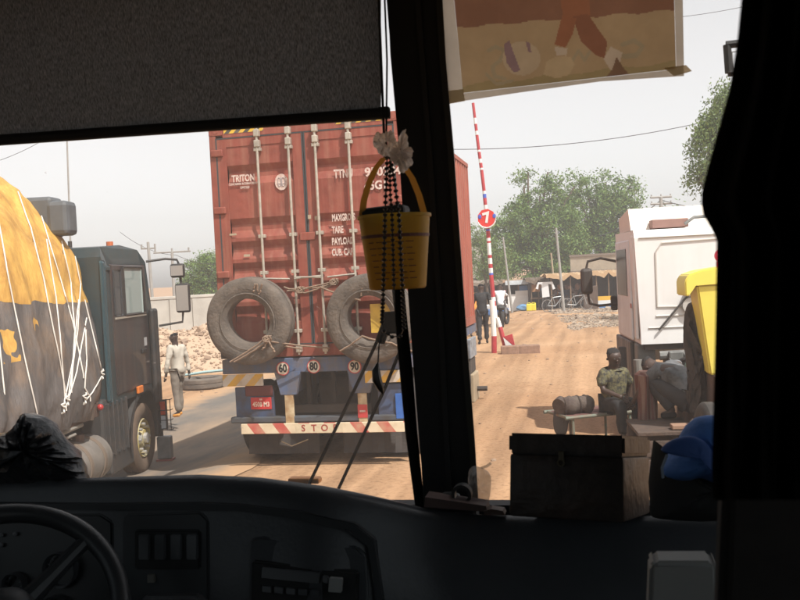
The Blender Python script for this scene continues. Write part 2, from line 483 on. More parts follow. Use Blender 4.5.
# doors with horizontal grooves
gro = [(2.28, .24), (1.62, .24), (1.345, .22), (1.08, .22), (.81, .22), (.54, .22)]
for sx in (-1, 1):
    xa, xb = (-HW + .1, -.022) if sx < 0 else (.022, HW - .1)
    mb = MB()
    z0, z1 = .165, CH - .165
    xi0, xi1 = xa + .12, xb - .12
    prof = [(z0, 0)]
    for c, h in sorted(gro):
        prof += [(c - h / 2, 0), (c - h / 2 + .09, .042), (c + h / 2 - .075, .042), (c + h / 2, 0)]
    prof.append((z1, 0))
    mb.grid([[(x, .012 + d, z) for z, d in prof] for x in (xi0, xi1)])
    # closed ends of the grooves and the flat rails round the panel
    for xe in (xi0, xi1):
        for c, h in gro:
            q = [(xe, .012, c - h / 2), (xe, .054, c - h / 2 + .09), (xe, .054, c + h / 2 - .075), (xe, .012, c + h / 2)]
            mb.cap(mb.ring(q))
    mb.box((xa, .002, z0), (xi0 - .0, .05, z1)); mb.box((xi1, .002, z0), (xb, .05, z1))
    mb.box((xi0, .003, z1 - .1), (xi1, .05, z1)); mb.box((xi0, .003, z0), (xi1, .05, z0 + .09))
    dr = mb.build('door', red, cont)
    for zz in (z0 + .12, 1.05, 1.85, z1 - .17):         # hinges
        MB().box((sx * (HW - .18), -.028, zz - .045), (sx * (HW - .02), .004, zz + .045), bev=.014).build('hinge', red, dr)
    mb = MB()
    for a, b_, c_, d_ in ((xa - .018, xa, z0 - .015, z1 + .015), (xb, xb + .018, z0 - .015, z1 + .015)): mb.box((a, -.001, c_), (b_, .02, d_))
    mb.box((xa, -.001, z0 - .016), (xb, .02, z0 - .001)); mb.box((xa, -.001, z1 + .001), (xb, .02, z1 + .016))
    mb.build('gasket', gask, dr)
    rods = (-.575, -.175) if sx < 0 else (.165, .585)
    for rx in rods:
        mb = MB(); mb.tube([(rx, -.05, .03), (rx, -.05, CH - .05)], .017, 10)
        rb = mb.build('lock_rod', galv, dr, smooth=True)
        mb = MB()
        for zz in (.32, 1.5, 1.05, CH - .33): MB().box((rx - .045, -.062, zz - .022), (rx + .045, .0, zz + .022), bev=.006).build('rod_bracket', galv, rb)
        for zz in (CH - .26, CH - .13, .1): MB().box((rx - .035, -.075, zz - .045), (rx + .035, -.002, zz + .045), bev=.01).build('rod_bracket', galv, rb)
        s2 = 1 if rx < 0 else -1
        MB().tube([(rx, -.072, .98), (rx + s2 * .1, -.085, .975), (rx + s2 * .34, -.08, .96)], .012, 6).build('lock_handle', galv, rb, smooth=True)
MB().box((-.1, -.02, 1.42), (.1, -.004, 1.52), bev=.01).build('security_plate', red, cont)
# lettering; px-> local
def cl(px, py, off=-.006):
    p = atY(px, py, YR); return (p.x - XC, off, p.z - ZC)
text('TRITON', .085, cl(243.5, 178.5), whitep, cont, width=.30, bold=.05)
text('CONTAINER INTERNATIONAL', .028, cl(244, 183.8), whitep, cont, width=.40, bold=.04)
text('LIMITED', .028, cl(245, 187.5), whitep, cont, width=.12, bold=.04)
mb = MB()
c = cl(281.5, 182, 0)
mb.cap(mb.ring([(c[0] + .083 * math.cos(a * math.pi / 16), -.0045, c[2] + .1 * math.sin(a * math.pi / 16)) for a in range(32)]))
em = mb.build('emblem', whitep, cont)
mb = MB()
for sxx in (-1, 1):
    pts = [(c[0] + sxx * (.026 + .02 * math.cos(a * math.pi / 8)), -.006, c[2] + .055 * math.sin(a * math.pi / 8)) for a in range(17)]
    mb.tube(pts, .005, 4)
mb.tube([(c[0], -.006, c[2] - .06), (c[0], -.006, c[2] + .06)], .005, 4); mb.tube([(c[0] - .05, -.006, c[2] - .02), (c[0] + .05, -.006, c[2] - .02)], .004, 4)
mb.build('emblem_ring', mat('emblem_grey', (.35, .3, .3), .6), em)
text('TTNU', .105, cl(343.5, 174), whitep, cont, width=.235, bold=.045)
text('950284', .105, cl(383, 171.5), whitep, cont, width=.45, bold=.045)
text('45G1', .105, cl(376, 185.5), whitep, cont, width=.27, bold=.045)
for s_, py, wd in (('MAXGROSS', 219, .29), ('TARE', 231, .145), ('PAYLOAD', 242.5, .275), ('CUB. CAP.', 253.5, .28)):
    pc = cl(344.5 - 14 + 0, py - .5)
    text(s_, .085, (pc[0] + wd / 2 + .02, pc[1], pc[2]), whitep, cont, width=wd, bold=.05)
for px, py, a, b_ in ((233, 234.5, .09, .025), (247, 255.5, .08, .03), (310, 217, .04, .05), (318, 218, .07, .05)):
    q = cl(px, py); MB().box((q[0] - a / 2, -.0035 if px < 300 else -.0225, q[2] - b_ / 2), (q[0] + a / 2, .0 if px < 300 else -.0205, q[2] + b_ / 2)).build('torn_sticker', mat('torn_sticker', (.5, .4, .28), .8, var=.3, vscale=30), cont)

# trailer
tr = thing('container_trailer', 'blue trailer under the red container, with speed discs and a striped STOP bar', 'trailer', (XC, YR, 0))
def tl(px, py, off=0.0, y=0.0):
    p = atY(px, py, YR + y); return Vector((p.x - XC, y + off, p.z))
mb = MB()
mb.box((-HW + .02, -.03, 1.17), (HW - .02, .25, ZC - .012), bev=.01)
for sx in (-1, 1):
    mb.box((sx * (HW - .14), .25, 1.2), (sx * (HW - .02), 6.2, ZC - .02)); mb.box((sx * .35, .25, .88), (sx * .5, 8.2, ZC - .03))
for k in range(8): mb.box((-HW + .14, .6 + k * .7, 1.18), (HW - .14, .7 + k * .7, ZC - .03))
mb.build('chassis', blue, tr)
for x0, x1, nm in ((-1.19, -.66, 0), (.64, 1.22, 1)):
    MB().box((x0, -.06, 1.02), (x1, -.032, 1.165), bev=.004).build('marker_board', stripes('yw_board', (.72, .42, .05), (.62, .58, .52), .24, (1, 0, -1), dirt=(.4, .3, .2)), tr)
for cx in (-.34, .59):
    mb = MB(); mb.prism([(cx - .17, -.055, 1.185), (cx + .17, -.055, 1.185), (cx + .10, -.055, .90), (cx - .10, -.055, .90)], (0, .07, 0))
    br = mb.build('bracket', blue, tr)
    MB().box((cx - .055, -.05, .50), (cx + .055, -.01, .898), bev=.005).build('post', mat('post_cream', (.6, .5, .33), .7, col2=(.3, .17, .07), vscale=7), br)
MB().box((.53, -.056, .60), (.65, -.052, .76)).build('no_entry_sticker', mat('sticker_red', (.5, .05, .05), .5), tr)
MB().box((.555, -.059, .67), (.625, -.0565, .69)).build('sticker_bar', whitep, tr)
for s_, px, py in (('60', 284.7, 368), ('80', 315.3, 366), ('90', 356, 366)):
    q = tl(px, py, -.062)
    mb = MB(); mb.lathe([(.001, -.0035), (.082, -.003), (.082, .004), (.001, .004)], (q.x, -.066, q.z), 'y', 28)
    ds = mb.build('speed_disc', mat('disc_white', (.72, .66, .55), .6, var=.2, vscale=20), tr, recalc=True)
    mb = MB(); mb.torus((q.x, -.070, q.z), 'y', .08, [(.074, -.001), (.084, -.001), (.084, .002), (.074, .002)], 28); mb.build('rim', mat('sticker_red', (.5, .05, .05)), ds)
    text(s_, .098, (q.x, -.0715, q.z), mat('ink', (.012, .012, .015), .7), ds, width=.105, bold=.05)
# lower lamp panels and cross tube
mb = MB(); mb.box((-1.05, -.02, .60), (-.55, .03, 1.0), bev=.008)
mb.build('lamp_panel', mat('panel_blue', (.05, .09, .19), .65, col2=(.05, .045, .05), vscale=5), tr)
MB().box((.78, -.02, .60), (1.12, .03, 1.0), bev=.008).build('lamp_panel', mat('panel_blue', (.05, .09, .19)), tr)
MB().box((1.0, -.05, .58), (1.14, -.022, .88), bev=.004).build('side_plate', mat('panel_bright_blue', (.04, .15, .5), .6, var=.3, vscale=8), tr)
MB().box((-1.12, -.045, .555), (1.12, .06, .63), bev=.015).build('cross_beam', mat('beam_grey_blue', (.07, .09, .12), .6, col2=(.06, .055, .05), vscale=5), tr)
q = tl(262, 403)
pl = MB().box((q.x - .135, -.032, q.z - .075), (q.x + .135, -.022, q.z + .075), bev=.004).build('number_plate', mat('plate_red', (.55, .04, .04), .5, var=.2, vscale=20), tr)
text('4508 M3', .06, (q.x, -.0335, q.z - .015), mat('plate_ink', (.75, .6, .5), .6), pl, width=.22, bold=.03)
text('RB', .022, (q.x, -.0335, q.z + .048), mat('plate_ink', (.75, .6, .5)), pl, bold=.03)
MB().box((q.x - .2, -.03, q.z + .09), (q.x + .16, -.021, q.z + .22), bev=.01).build('tail_lamp', mat('lamp_dull_red', (.12, .03, .03), .35), tr)
mb = MB(); mb.box((-.97, -.085, .425), (1.1, -.055, .55), bev=.004)
sb = mb.build('bumper_bar', stripes('stop_bar', (.72, .62, .45), (.5, .1, .08), .33, (1, 0, .75), dirt=(.55, .42, .27), duty=.55), tr)
MB().box((-.26, -.0875, .43), (.34, -.0855, .545)).build('lettered_panel', mat('cream_panel', (.7, .6, .42), .65, var=.2, vscale=12), sb)
for k, ch in enumerate('STOP'):
    text(ch, .082, (-.16 + k * .135, -.0895, .487), mat('stop_red', (.33, .05, .04), .6), sb, bold=.02)
# rear axles
for yy in (.85, 2.15, 3.45):
    MB().tube([(-1.0, yy, .5), (1.0, yy, .5)], .07, 10).build('axle', dark, tr)
    for sx in (-1, 1):
        wh = None
        for xx in (1.02, .70):
            mb = MB(); mb.torus((sx * xx, yy, .50), 'x', .5, tyre_profile(.50, .28, .29), 40)
            wh = mb.build('wheel', rubd, tr, smooth=True)
            mb = MB(); mb.lathe([(.001, -.02), (.12, -.02), (.16, .08), (.25, .1), (.285, .12), (.285, -.12), (.2, -.1)], (sx * xx, yy, .5), 'x', 24)
            mb.build('rim', dark, wh, smooth=True)
for sx in (-1, 1):
    x0, x1 = (-1.0, -.06) if sx < 0 else (.25, 1.14)
    mb = MB(); rows = []
    for j in range(9):
        z = .12 + .32 * j / 8 
        rows.append([(x0 + (x1 - x0) * k / 12, .26 - .05 * (1 - j / 8) + .012 * math.sin(k * 1.9 + j * .3), z) for k in range(13)])
    mb.grid(rows); mb.grid([[(p[0], p[1] + .012, p[2]) for p in r_] for r_ in rows])
    mb.build('mud_flap', mat('mudflap', (.06, .052, .047), .85, col2=(.035, .03, .03), vscale=5), tr)
mb = MB()
for a, b_ in (((-.55, .3), (-.42, .24)), ((-.42, .24), (-.2, .32))):
    mb.tube([(a[0], .195, a[1] - .02), (b_[0], .195, b_[1] - .02)], .007, 5)
mb.build('flap_mark', mat('chalk', (.5, .42, .3), .8), tr)
mb = MB()
for x0 in (-.28, .05, .4): mb.box((x0, .5, .62), (x0 + .05, .55, 1.17))
mb.box((-.5, .3, .62), (.6, .36, .72)); mb.box((-.25, .9, .5), (.45, 1.5, 1.0), bev=.04)
mb.build('underframe', dark, tr)
# tractor in front of the trailer
tc_ = thing('tractor_unit', 'lorry tractor unit mostly hidden in front of the red container', 'lorry', (XC - .1, YR + 5.0, 0), R(20))
cabm = mat('tractor_white', (.6, .58, .54), .5, var=.2)
mb = MB(); mb.box((-1.2, 1.5, 1.0), (1.2, 3.4, 3.2), bev=.1); cb = mb.build('cab', cabm, tc_)
MB().box((-1.05, 3.39, 2.0), (1.05, 3.42, 2.9), bev=.02).build('windscreen', mat('dark_glass', (.02, .025, .03), .3, spec=.25), cb)
MB().box((-.45, -.9, .6), (.45, 3.3, .85)).build('chassis', dark, tc_)
for yy in (-.3, 2.3):
    for sx in (-1, 1):
        mb = MB(); mb.torus((sx * 1.03, yy, .5), 'x', .5, tyre_profile(.5, .28, .3), 32); wh = mb.build('wheel', rubd, tc_, smooth=True)
        mb = MB(); mb.lathe([(.001, -.02), (.12, -.02), (.25, .1), (.285, .12), (.285, -.12)], (sx * 1.03, yy, .5), 'x', 24); mb.build('rim', dark, wh)
MB().box((1.16, 5.1, .78), (1.22, 5.9, 1.12), bev=.01).build('side_panel', mat('panel_pale_blue', (.35, .38, .42), .6, col2=(.15, .15, .16), vscale=9), tr)
MB().box((.75, 5.15, .5), (1.2, 5.85, .77), bev=.03).build('battery_box', dark, tr)
MB().box((1.10, 5.2, -.0), (1.24, 5.9, .5), bev=.02).build('mud_guard', mat('dusty_beige', (.42, .33, .22), .85, var=.3), tr)
MB().tube([(1.2, 5.6, .2), (1.42, 5.6, .2)], .045, 8).build('step', dark, tr)

# spare tyres roped on the doors
rope = mat('rope', (.30, .21, .15), .95, var=.4, vscale=40)
tyc = []
for px, py, ang, lab in ((251.3, 320.5, .02, 'dusty worn spare tyre roped to the left door of the red container'), (371.5, 318, -.03, 'dusty worn spare tyre roped to the right door, half behind the hanging yellow bucket')):
    p = atY(px, py, YR - .22); t = thing('spare_tyre', lab, 'tyre', (p.x, YR - .235, p.z), group='spare tyres on the container doors')
    mb = MB(); mb.torus((0, 0, 0), 'y', .53, tyre_profile(.53, .275, .27), 64); o = mb.build('tread', rub, t, smooth=True)
    mb = MB()
    for k in range(3): mb.torus((0, -.137 + .006 * k, 0), 'y', .4, [(.33 + .055 * k, 0), (.34 + .055 * k, -.004), (.35 + .055 * k, 0)], 64, closed=False)
    mb.build('sidewall_ring', rub, t, smooth=True)
    t.rotation_euler = (R(3), 0, ang); tyc.append(t)
def lt(px, py, off): 
    p = atY(px, py, YR - off); return Vector((p.x - XC, -off, p.z))
def sag(a, b, s=.03, n=8, wob=.006, sd=0):
    a = Vector(a); b = Vector(b)
    return [a.lerp(b, i / n) + Vector((noise.noise(Vector((i * .9, sd, 1))) * wob, noise.noise(Vector((i * .9, sd, 5))) * wob, -s * 4 * (i / n) * (1 - i / n))) for i in range(n + 1)]
rp = thing('lashing_rope', 'knotted brown lashing ropes tying the two spare tyres to the container doors', 'rope', (XC, YR, 0))
segs = [((257, 284), (259, 296), .40, .36), ((262, 284), (258, 297), .40, .36), ((255, 284), (252, 296), .4, .36), ((287, 291), (336, 281), .12, .1), ((290, 289), (330, 286), .12, .1), ((284, 287), (305, 293), .1, .12),
        ((305, 293), (336, 281), .12, .1), ((320, 287), (360, 300), .12, .38), ((333, 283), (325, 288), .1, .1), ((230, 362), (265, 339), .40, .38), ((234, 362), (268, 341), .4, .38), ((262, 340), (302, 349), .38, .14), ((268, 341), (330, 348), .38, .12),
        ((267, 338), (275, 352), .40, .40), ((268, 340), (262, 350), .4, .4), ((340, 351), (362, 336), .38, .38), ((362, 336), (392, 343), .38, .38), ((392, 343), (412, 351), .38, .3), ((363, 278), (361, 296), .38, .36), ((366, 277), (368, 292), .38, .36)]
mb = MB()
for i, (a, b_, o1, o2) in enumerate(segs): mb.tube(sag(lt(*a, o1), lt(*b_, o2), .01, 8, .02, i), .0115, 6)
mb.build('rope_strand', rope, rp, smooth=True)
mb = MB()
for (px, py, o_) in ((267, 339, .4), (300, 290, .13), (334, 282, .12)):
    c = lt(px, py, o_)
    for k in range(5):
        pts = [c + Vector((.05 * math.cos(t_ * .9 + k) * (1 - k * .1), .025 * math.sin(t_ * 1.3 + k), .035 * math.sin(t_ * .9 + k * 2))) for t_ in range(8)]
        mb.tube(pts, .011, 6)
mb.build('knot', rope, rp, smooth=True)
MB().box(lt(383, 318, .26) - Vector((.15, .0, .17)), lt(383, 318, .26) + Vector((.15, .006, .17))).build('x', mat('yellow_plate', (.65, .42, .06), .6, var=.4, vscale=9), None)
yp = bpy.data.objects['x']; yp.name = 'number_board'; yp.parent = cont
yp.location = (0, 0, -ZC + 0); 

# ------------------------------------------------------------------ green lorry with sheeted load on the left
gp = at(103, 300, 12)
GL = thing('green_lorry', 'dark green cab-over lorry carrying a roped, sheeted load, seen from behind on the left', 'lorry', (gp.x, gp.y, -.36), R(9.5))
gm = mat('lorry_green', (.018, .05, .062), .45, var=.3, vscale=3, col2=(.028, .036, .036), coat=.2, streak=.3, scol=(.09, .08, .07))
gmd = mat('lorry_dark', (.025, .03, .033), .6, col2=(.055, .045, .04), vscale=4)
brn = mat('lorry_brown', (.05, .028, .026), .4, col2=(.022, .026, .03), vscale=2.0, coat=.3, streak=.35, scol=(.15, .12, .1))
glass = mat('cab_glass_daylit', (.35, .42, .40), .05)  # pale opaque tone stands in for daylight seen through the cab
H = 3.24; CW = 2.45
mb = MB()                                     # cab shell as a loft of side outlines
def cabside(x, tp):
    return [(x, 0.0, 1.15), (x, 0.0, H - .15), (x + tp * .5, .08, H - .02), (x + tp, .9, H + .03), (x + tp, 1.65, H - .02), (x + tp * .4, 1.88, H - .2), (x, 2.0, 2.25), (x, 2.08, 1.5), (x, 2.08, .95), (x, 1.95, .9), (x, 1.95, 1.15)]
secs = [cabside(0, -.06), cabside(-.12, 0), cabside(-CW + .12, 0), cabside(-CW, .06)]
for s_ in secs: pass
v = mb.grid(secs, closed=True); mb.cap(v[0]); mb.cap(v[-1])
cb = mb.build('cab', gm, GL)
MB().box((-.01, .12, H - .33), (.012, 1.72, H - .27), bev=.01).build('rain_gutter', gm, cb)
MB().box((-.015, -.03, 1.2), (.02, .10, H - .2), bev=.03).build('corner_panel', mat('lorry_teal', (.035, .085, .105), .4, var=.3, coat=.3), cb)
dr = MB().box((-.01, .3, 1.25), (.016, 1.72, 3.0), bev=.02).build('door', brn, cb)
dr.data.transform(Matrix())
MB().box((.014, .75, 2.3), (.022, 1.5, 2.95), bev=.02).build('window', glass, dr)
MB().box((.0145, .36, 2.3), (.0205, .64, 2.92), bev=.02).build('quarter_window', mat('dim_glass', (.05, .055, .06), .1), dr)
mb = MB(); mb.tube([(.03, .74, 2.3), (.03, .74, 2.96), (.03, 1.52, 2.96), (.03, 1.62, 2.3), (.03, .74, 2.3)], .016, 6)
mb.tube([(.03, .66, 2.3), (.03, .66, 2.93)], .014, 6); mb.build('window_frame', gmd, dr)
MB().box((.017, .36, 2.26), (.035, 1.62, 2.285)).build('sill_trim', mat('trim_pale', (.4, .36, .3), .5), dr)
MB().box((.016, 1.35, 1.72), (.04, 1.55, 1.78), bev=.01).build('door_handle', mat('black_plastic', (.02, .02, .02), .5), dr)
MB().box((.0165, 1.5, 1.82), (.0185, 1.62, 1.94)).build('door_mark', mat('grey_mark', (.45, .45, .45), .6), dr)
MB().box((.01, 1.75, .95), (.10, 1.98, 2.35), bev=.04).build('corner_deflector', gmd, cb)
mb = MB()
for z in (1.6, 2.1, 2.6): mb.box((-CW + .5, -.03, z), (-.35, .0, z + .05))
for x in (-.5, -1.0, -1.5): mb.box((x, -.03, 1.3), (x + .04, .0, 2.9))
mb.build('back_panel_rib', gmd, cb)
MB().box((-.35, .14, 2.4), (-.02, .30, 3.0)).build('dummy', gmd, cb) if False else None
mb = MB(); mb.tube([(-.3, 1.2, H + .02), (-.3, 1.2, H + .1)], .05, 10); mb.build('roof_lamp', mat('lamp_amber', (.6, .16, .06), .4), cb)
mb = MB(); mb.tube([(-.75, .9, H + .02), (-.75, .9, H + .12)], .03, 8); mb.build('horn', gmd, cb)
# air intake stack behind the cab
mb = MB(); mb.box((-.72, -.38, 2.0), (-.45, -.1, 3.35), bev=.04); ai = mb.build('air_intake', mat('intake_grey', (.12, .13, .14), .6, var=.3), GL)
mb = MB(); mb.box((-.80, -.42, 3.35), (-.42, -.06, 3.86), bev=.05); mb.box((-.5, -.44, 3.37), (-.22, -.1, 3.80), bev=.06); mb.build('intake_hood', mat('intake_grey', (.12, .13, .14)), ai)
# mirrors
for z0, z1, nm in ((2.79, 3.0, 1), (2.26, 2.70, 0)):
    xm = .42 if nm else .48
    MB().box((xm - .12, 2.0, z0), (xm + .10, 2.09, z1), bev=.035).build('mirror', gmd, GL)
    mi = MB().box((xm - .10, 1.992, z0 + .03), (xm + .08, 1.9985, z1 - .03)).build('mirror_glass', mat('mirror_glass', (.55, .5, .46), .3, .4), bpy.data.objects[[o.name for o in COL.objects if o.name.startswith('mirror') and o.parent == GL][-1]])
MB().tube([(.0, 1.85, H - .19), (.25, 1.98, H - .16), (.41, 2.04, H - .18), (.43, 2.05, 3.0), (.45, 2.05, 2.7), (.46, 2.05, 2.3), (.44, 2.05, 2.12), (.1, 1.98, 2.08)], .018, 8).build('mirror_arm', gmd, GL, smooth=True)
# lower body
mb = MB(); mb.box((-.35, -.15, .45), (-.02, .75, 1.25), bev=.05)
for k in range(5): mb.box((-.03, -.1 + k * .17, .5), (.03, -.06 + k * .17, 1.2), bev=.01)
mb.box((-.3, .0, .25), (.0, .85, .55), bev=.03); mb.build('rear_fender', gmd, GL)
mb = MB(); pts = []
for k in range(13):
    a = R(-10 + 200 * k / 12); pts.append((1.38 + .66 * math.cos(a), .52 + .66 * math.sin(a)))
mb.grid([[(x, a_, b_) for a_, b_ in pts] for x in (.03, -.35)]); mb.grid([[(.03, a_, b_) for a_, b_ in pts], [(.03, (a_ - 1.38) * 1.12 + 1.38, (b_ - .52) * 1.12 + .52) for a_, b_ in pts]])
mb.build('wheel_arch', gmd, GL, smooth=True)
for yy, dual in ((1.38, 0), (-2.8, 1), (-4.1, 1)):
    for sx in (0, 1):
        xx = -.14 if sx == 0 else -CW + .14
        mb = MB(); mb.torus((xx, yy, .50), 'x', .5, tyre_profile(.50, .29, .28), 48)
        wh = mb.build('wheel', mat('tyre_brownish', (.14, .095, .065), .9, var=.4, vscale=5), GL, smooth=True)
        mb = MB(); mb.lathe([(.29, -.13), (.285, .10), (.27, .12), (.24, .06), (.16, .05), (.12, .12), (.001, .13)], (xx, yy, .5), 'x', 32)
        mb.build('rim', mat('rim_yellow', (.6, .45, .08), .5, col2=(.3, .3, .28), vscale=9), wh, smooth=True)
        mb = MB()
        for k in range(8):
            a = k * math.pi / 4; mb.tube([(xx + .05, yy + .2 * math.cos(a), .5 + .2 * math.sin(a)), (xx + .14, yy + .2 * math.cos(a), .5 + .2 * math.sin(a))], .022, 8)
        mb.tube([(xx + .08, yy, .5), (xx + .17, yy, .5)], .075, 12); mb.build('wheel_nut', mat('nut_silver', (.65, .63, .6), .35, .6), wh)
MB().box((-.55, -6.2, .78), (-.45, 1.8, 1.0)).build('chassis_rail', gmd, GL)
MB().box((-2.0, -6.2, .78), (-1.9, 1.8, 1.0)).build('chassis_rail', gmd, GL)
MB().box((-2.4, -6.4, 1.08), (.0, -.35, 1.26), bev=.01).build('load_bed', mat('bed_brown', (.10, .06, .045), .8, var=.4), GL)
mb = MB(); mb.tube([(-.02, -6.3, 1.06), (-.02, -.9, 1.06)], .03, 8); mb.tube([(-.02, -6.3, .98), (-.02, -1.1, .98)], .018, 8); mb.build('side_rail', mat('rail_grey', (.25, .23, .2), .6), GL, smooth=True)
# fuel tank with straps
mb = MB()
for k in range(1):
    pr = [(.001, -1.75), (.26, -1.75), (.30, -1.70), (.30, -.25), (.26, -.2), (.001, -.2)]
    mb.lathe(pr, (-.2, 0, .55), 'y', 28)
ft = mb.build('fuel_tank', mat('tank_grey', (.24, .215, .19), .5, .2, var=.35, vscale=5), GL, smooth=True)
mb = MB()
for yy in (-1.4, -.95, -.5): mb.lathe([(.302, yy - .04), (.315, yy - .035), (.315, yy + .035), (.302, yy + .04)], (-.2, 0, .55), 'y', 28)
mb.build('strap', mat('strap_brown', (.16, .12, .09), .7), ft, smooth=True)
mb = MB(); mb.tube([(-.14, -.72, .83), (-.14, -.72, .92)], .07, 12); mb.build('filler_cap', mat('rusty_steel', (.13, .07, .045)), ft)
mb = MB(); mb.ball((.04, -.42, 1.2), .042, sub=2); mb.build('side_reflector', mat('reflector_red', (.4, .03, .03), .3), GL, smooth=True)
MB().box((.02, 1.02, 1.18), (.06, 1.22, 1.28), bev=.01).build('indicator', mat('indicator_orange', (.75, .2, .03), .35), GL)
MB().box((-.3, 1.95, .42), (.02, 2.15, 1.0), bev=.03).build('bumper', gmd, GL)
lc = MB().box((.0, 2.05, .50), (.11, 2.13, .95), bev=.015).build('lamp_cluster', gmd, GL)
MB().box((.01, 2.035, .73), (.10, 2.049, .93), bev=.003).build('lens', mat('lens_red', (.6, .06, .02), .3), lc)
MB().box((.01, 2.035, .52), (.10, 2.049, .71), bev=.003).build('lens', mat('lens_clear', (.6, .65, .7), .2), lc)
mb = MB()
for z in (.5, .65, .8, .96): mb.tube([(-.02, 2.0, z), (.19, 2.0, z), (.19, 2.12, z)], .007, 5)
for x in (.13, .19): mb.tube([(x, 2.0, .49), (x, 2.0, .97)], .007, 5)
mb.build('lamp_guard', gmd, lc)
st = MB().box((-.05, 2.0, .06), (.16, 2.15, .40), bev=.02).build('step_box', mat('step_grey', (.3, .3, .3), .45, .4, var=.4), GL)
MB().box((-.07, 1.99, .02), (.18, 2.16, .055)).build('step_edge', mat('edge_dull_red', (.25, .07, .06), .6), st)

# sheeted load
def load_pt(u, t):                            # u: 0 front .. 1 back ; t: 0 right bottom .. 1 left bottom
    y = -.12 - u * 6.1
    a = t * 2 if t < .5 else (1 - t) * 2       # 0 bottom ..1 crown
    P = [(.04, 1.12), (.12, 1.45), (.10, 2.0), (-.02, 2.6), (-.17, 3.1), (-.36, 3.5), (-.62, 3.86), (-.95, 4.08), (-1.25, 4.14)]
    f = a * (len(P) - 1); i = min(int(f), len(P) - 2); k = f - i
    k = k * k * (3 - 2 * k) * .3 + k * .7
    x = P[i][0] * (1 - k) + P[i + 1][0] * k; z = P[i][1] * (1 - k) + P[i + 1][1] * k
    pinch = sm(0, .13, u)
    z = 1.12 + (z - 1.12) * (.93 + .07 * pinch) 
    x = -1.22 + (x + 1.22) * (.86 + .14 * pinch)
    if t >= .5: x = -2.44 - x
    p = Vector((x, y, z))
    n_ = noise.noise(Vector((y * .8, z * .9, t * 3))) * .09 + noise.noise(Vector((y * 3.2, z * 1.3, 7))) * .05 + abs(noise.noise(Vector((y * 1.6 + z * 1.2, z * .4, 2)))) * .09 + noise.noise(Vector((y * 9, z * 3, 9))) * .016 - abs(noise.noise(Vector((y * 2.6 - z * 2.0, z * .8, 12)))) * .07
    n_ += -.035 * abs(math.sin(u * 26)) ** 6
    d = Vector((p.x + 1.22, 0, (p.z - 2.2) * .8)).normalized()
    return p + d * n_
mb = MB()
NU, NT = 130, 90
rows = [[load_pt(u / NU, t / NT) for t in range(NT + 1)] for u in range(NU + 1)]
v = mb.grid(rows)
for rr in (v[0], v[-1]):
    c = mb.bm.verts.new(sum((q.co for q in rr), Vector()) / len(rr) + Vector((0, .12 if rr is v[0] else -.1, 0)))
    for i in range(len(rr) - 1): mb.bm.faces.new((rr[i], rr[i + 1], c))
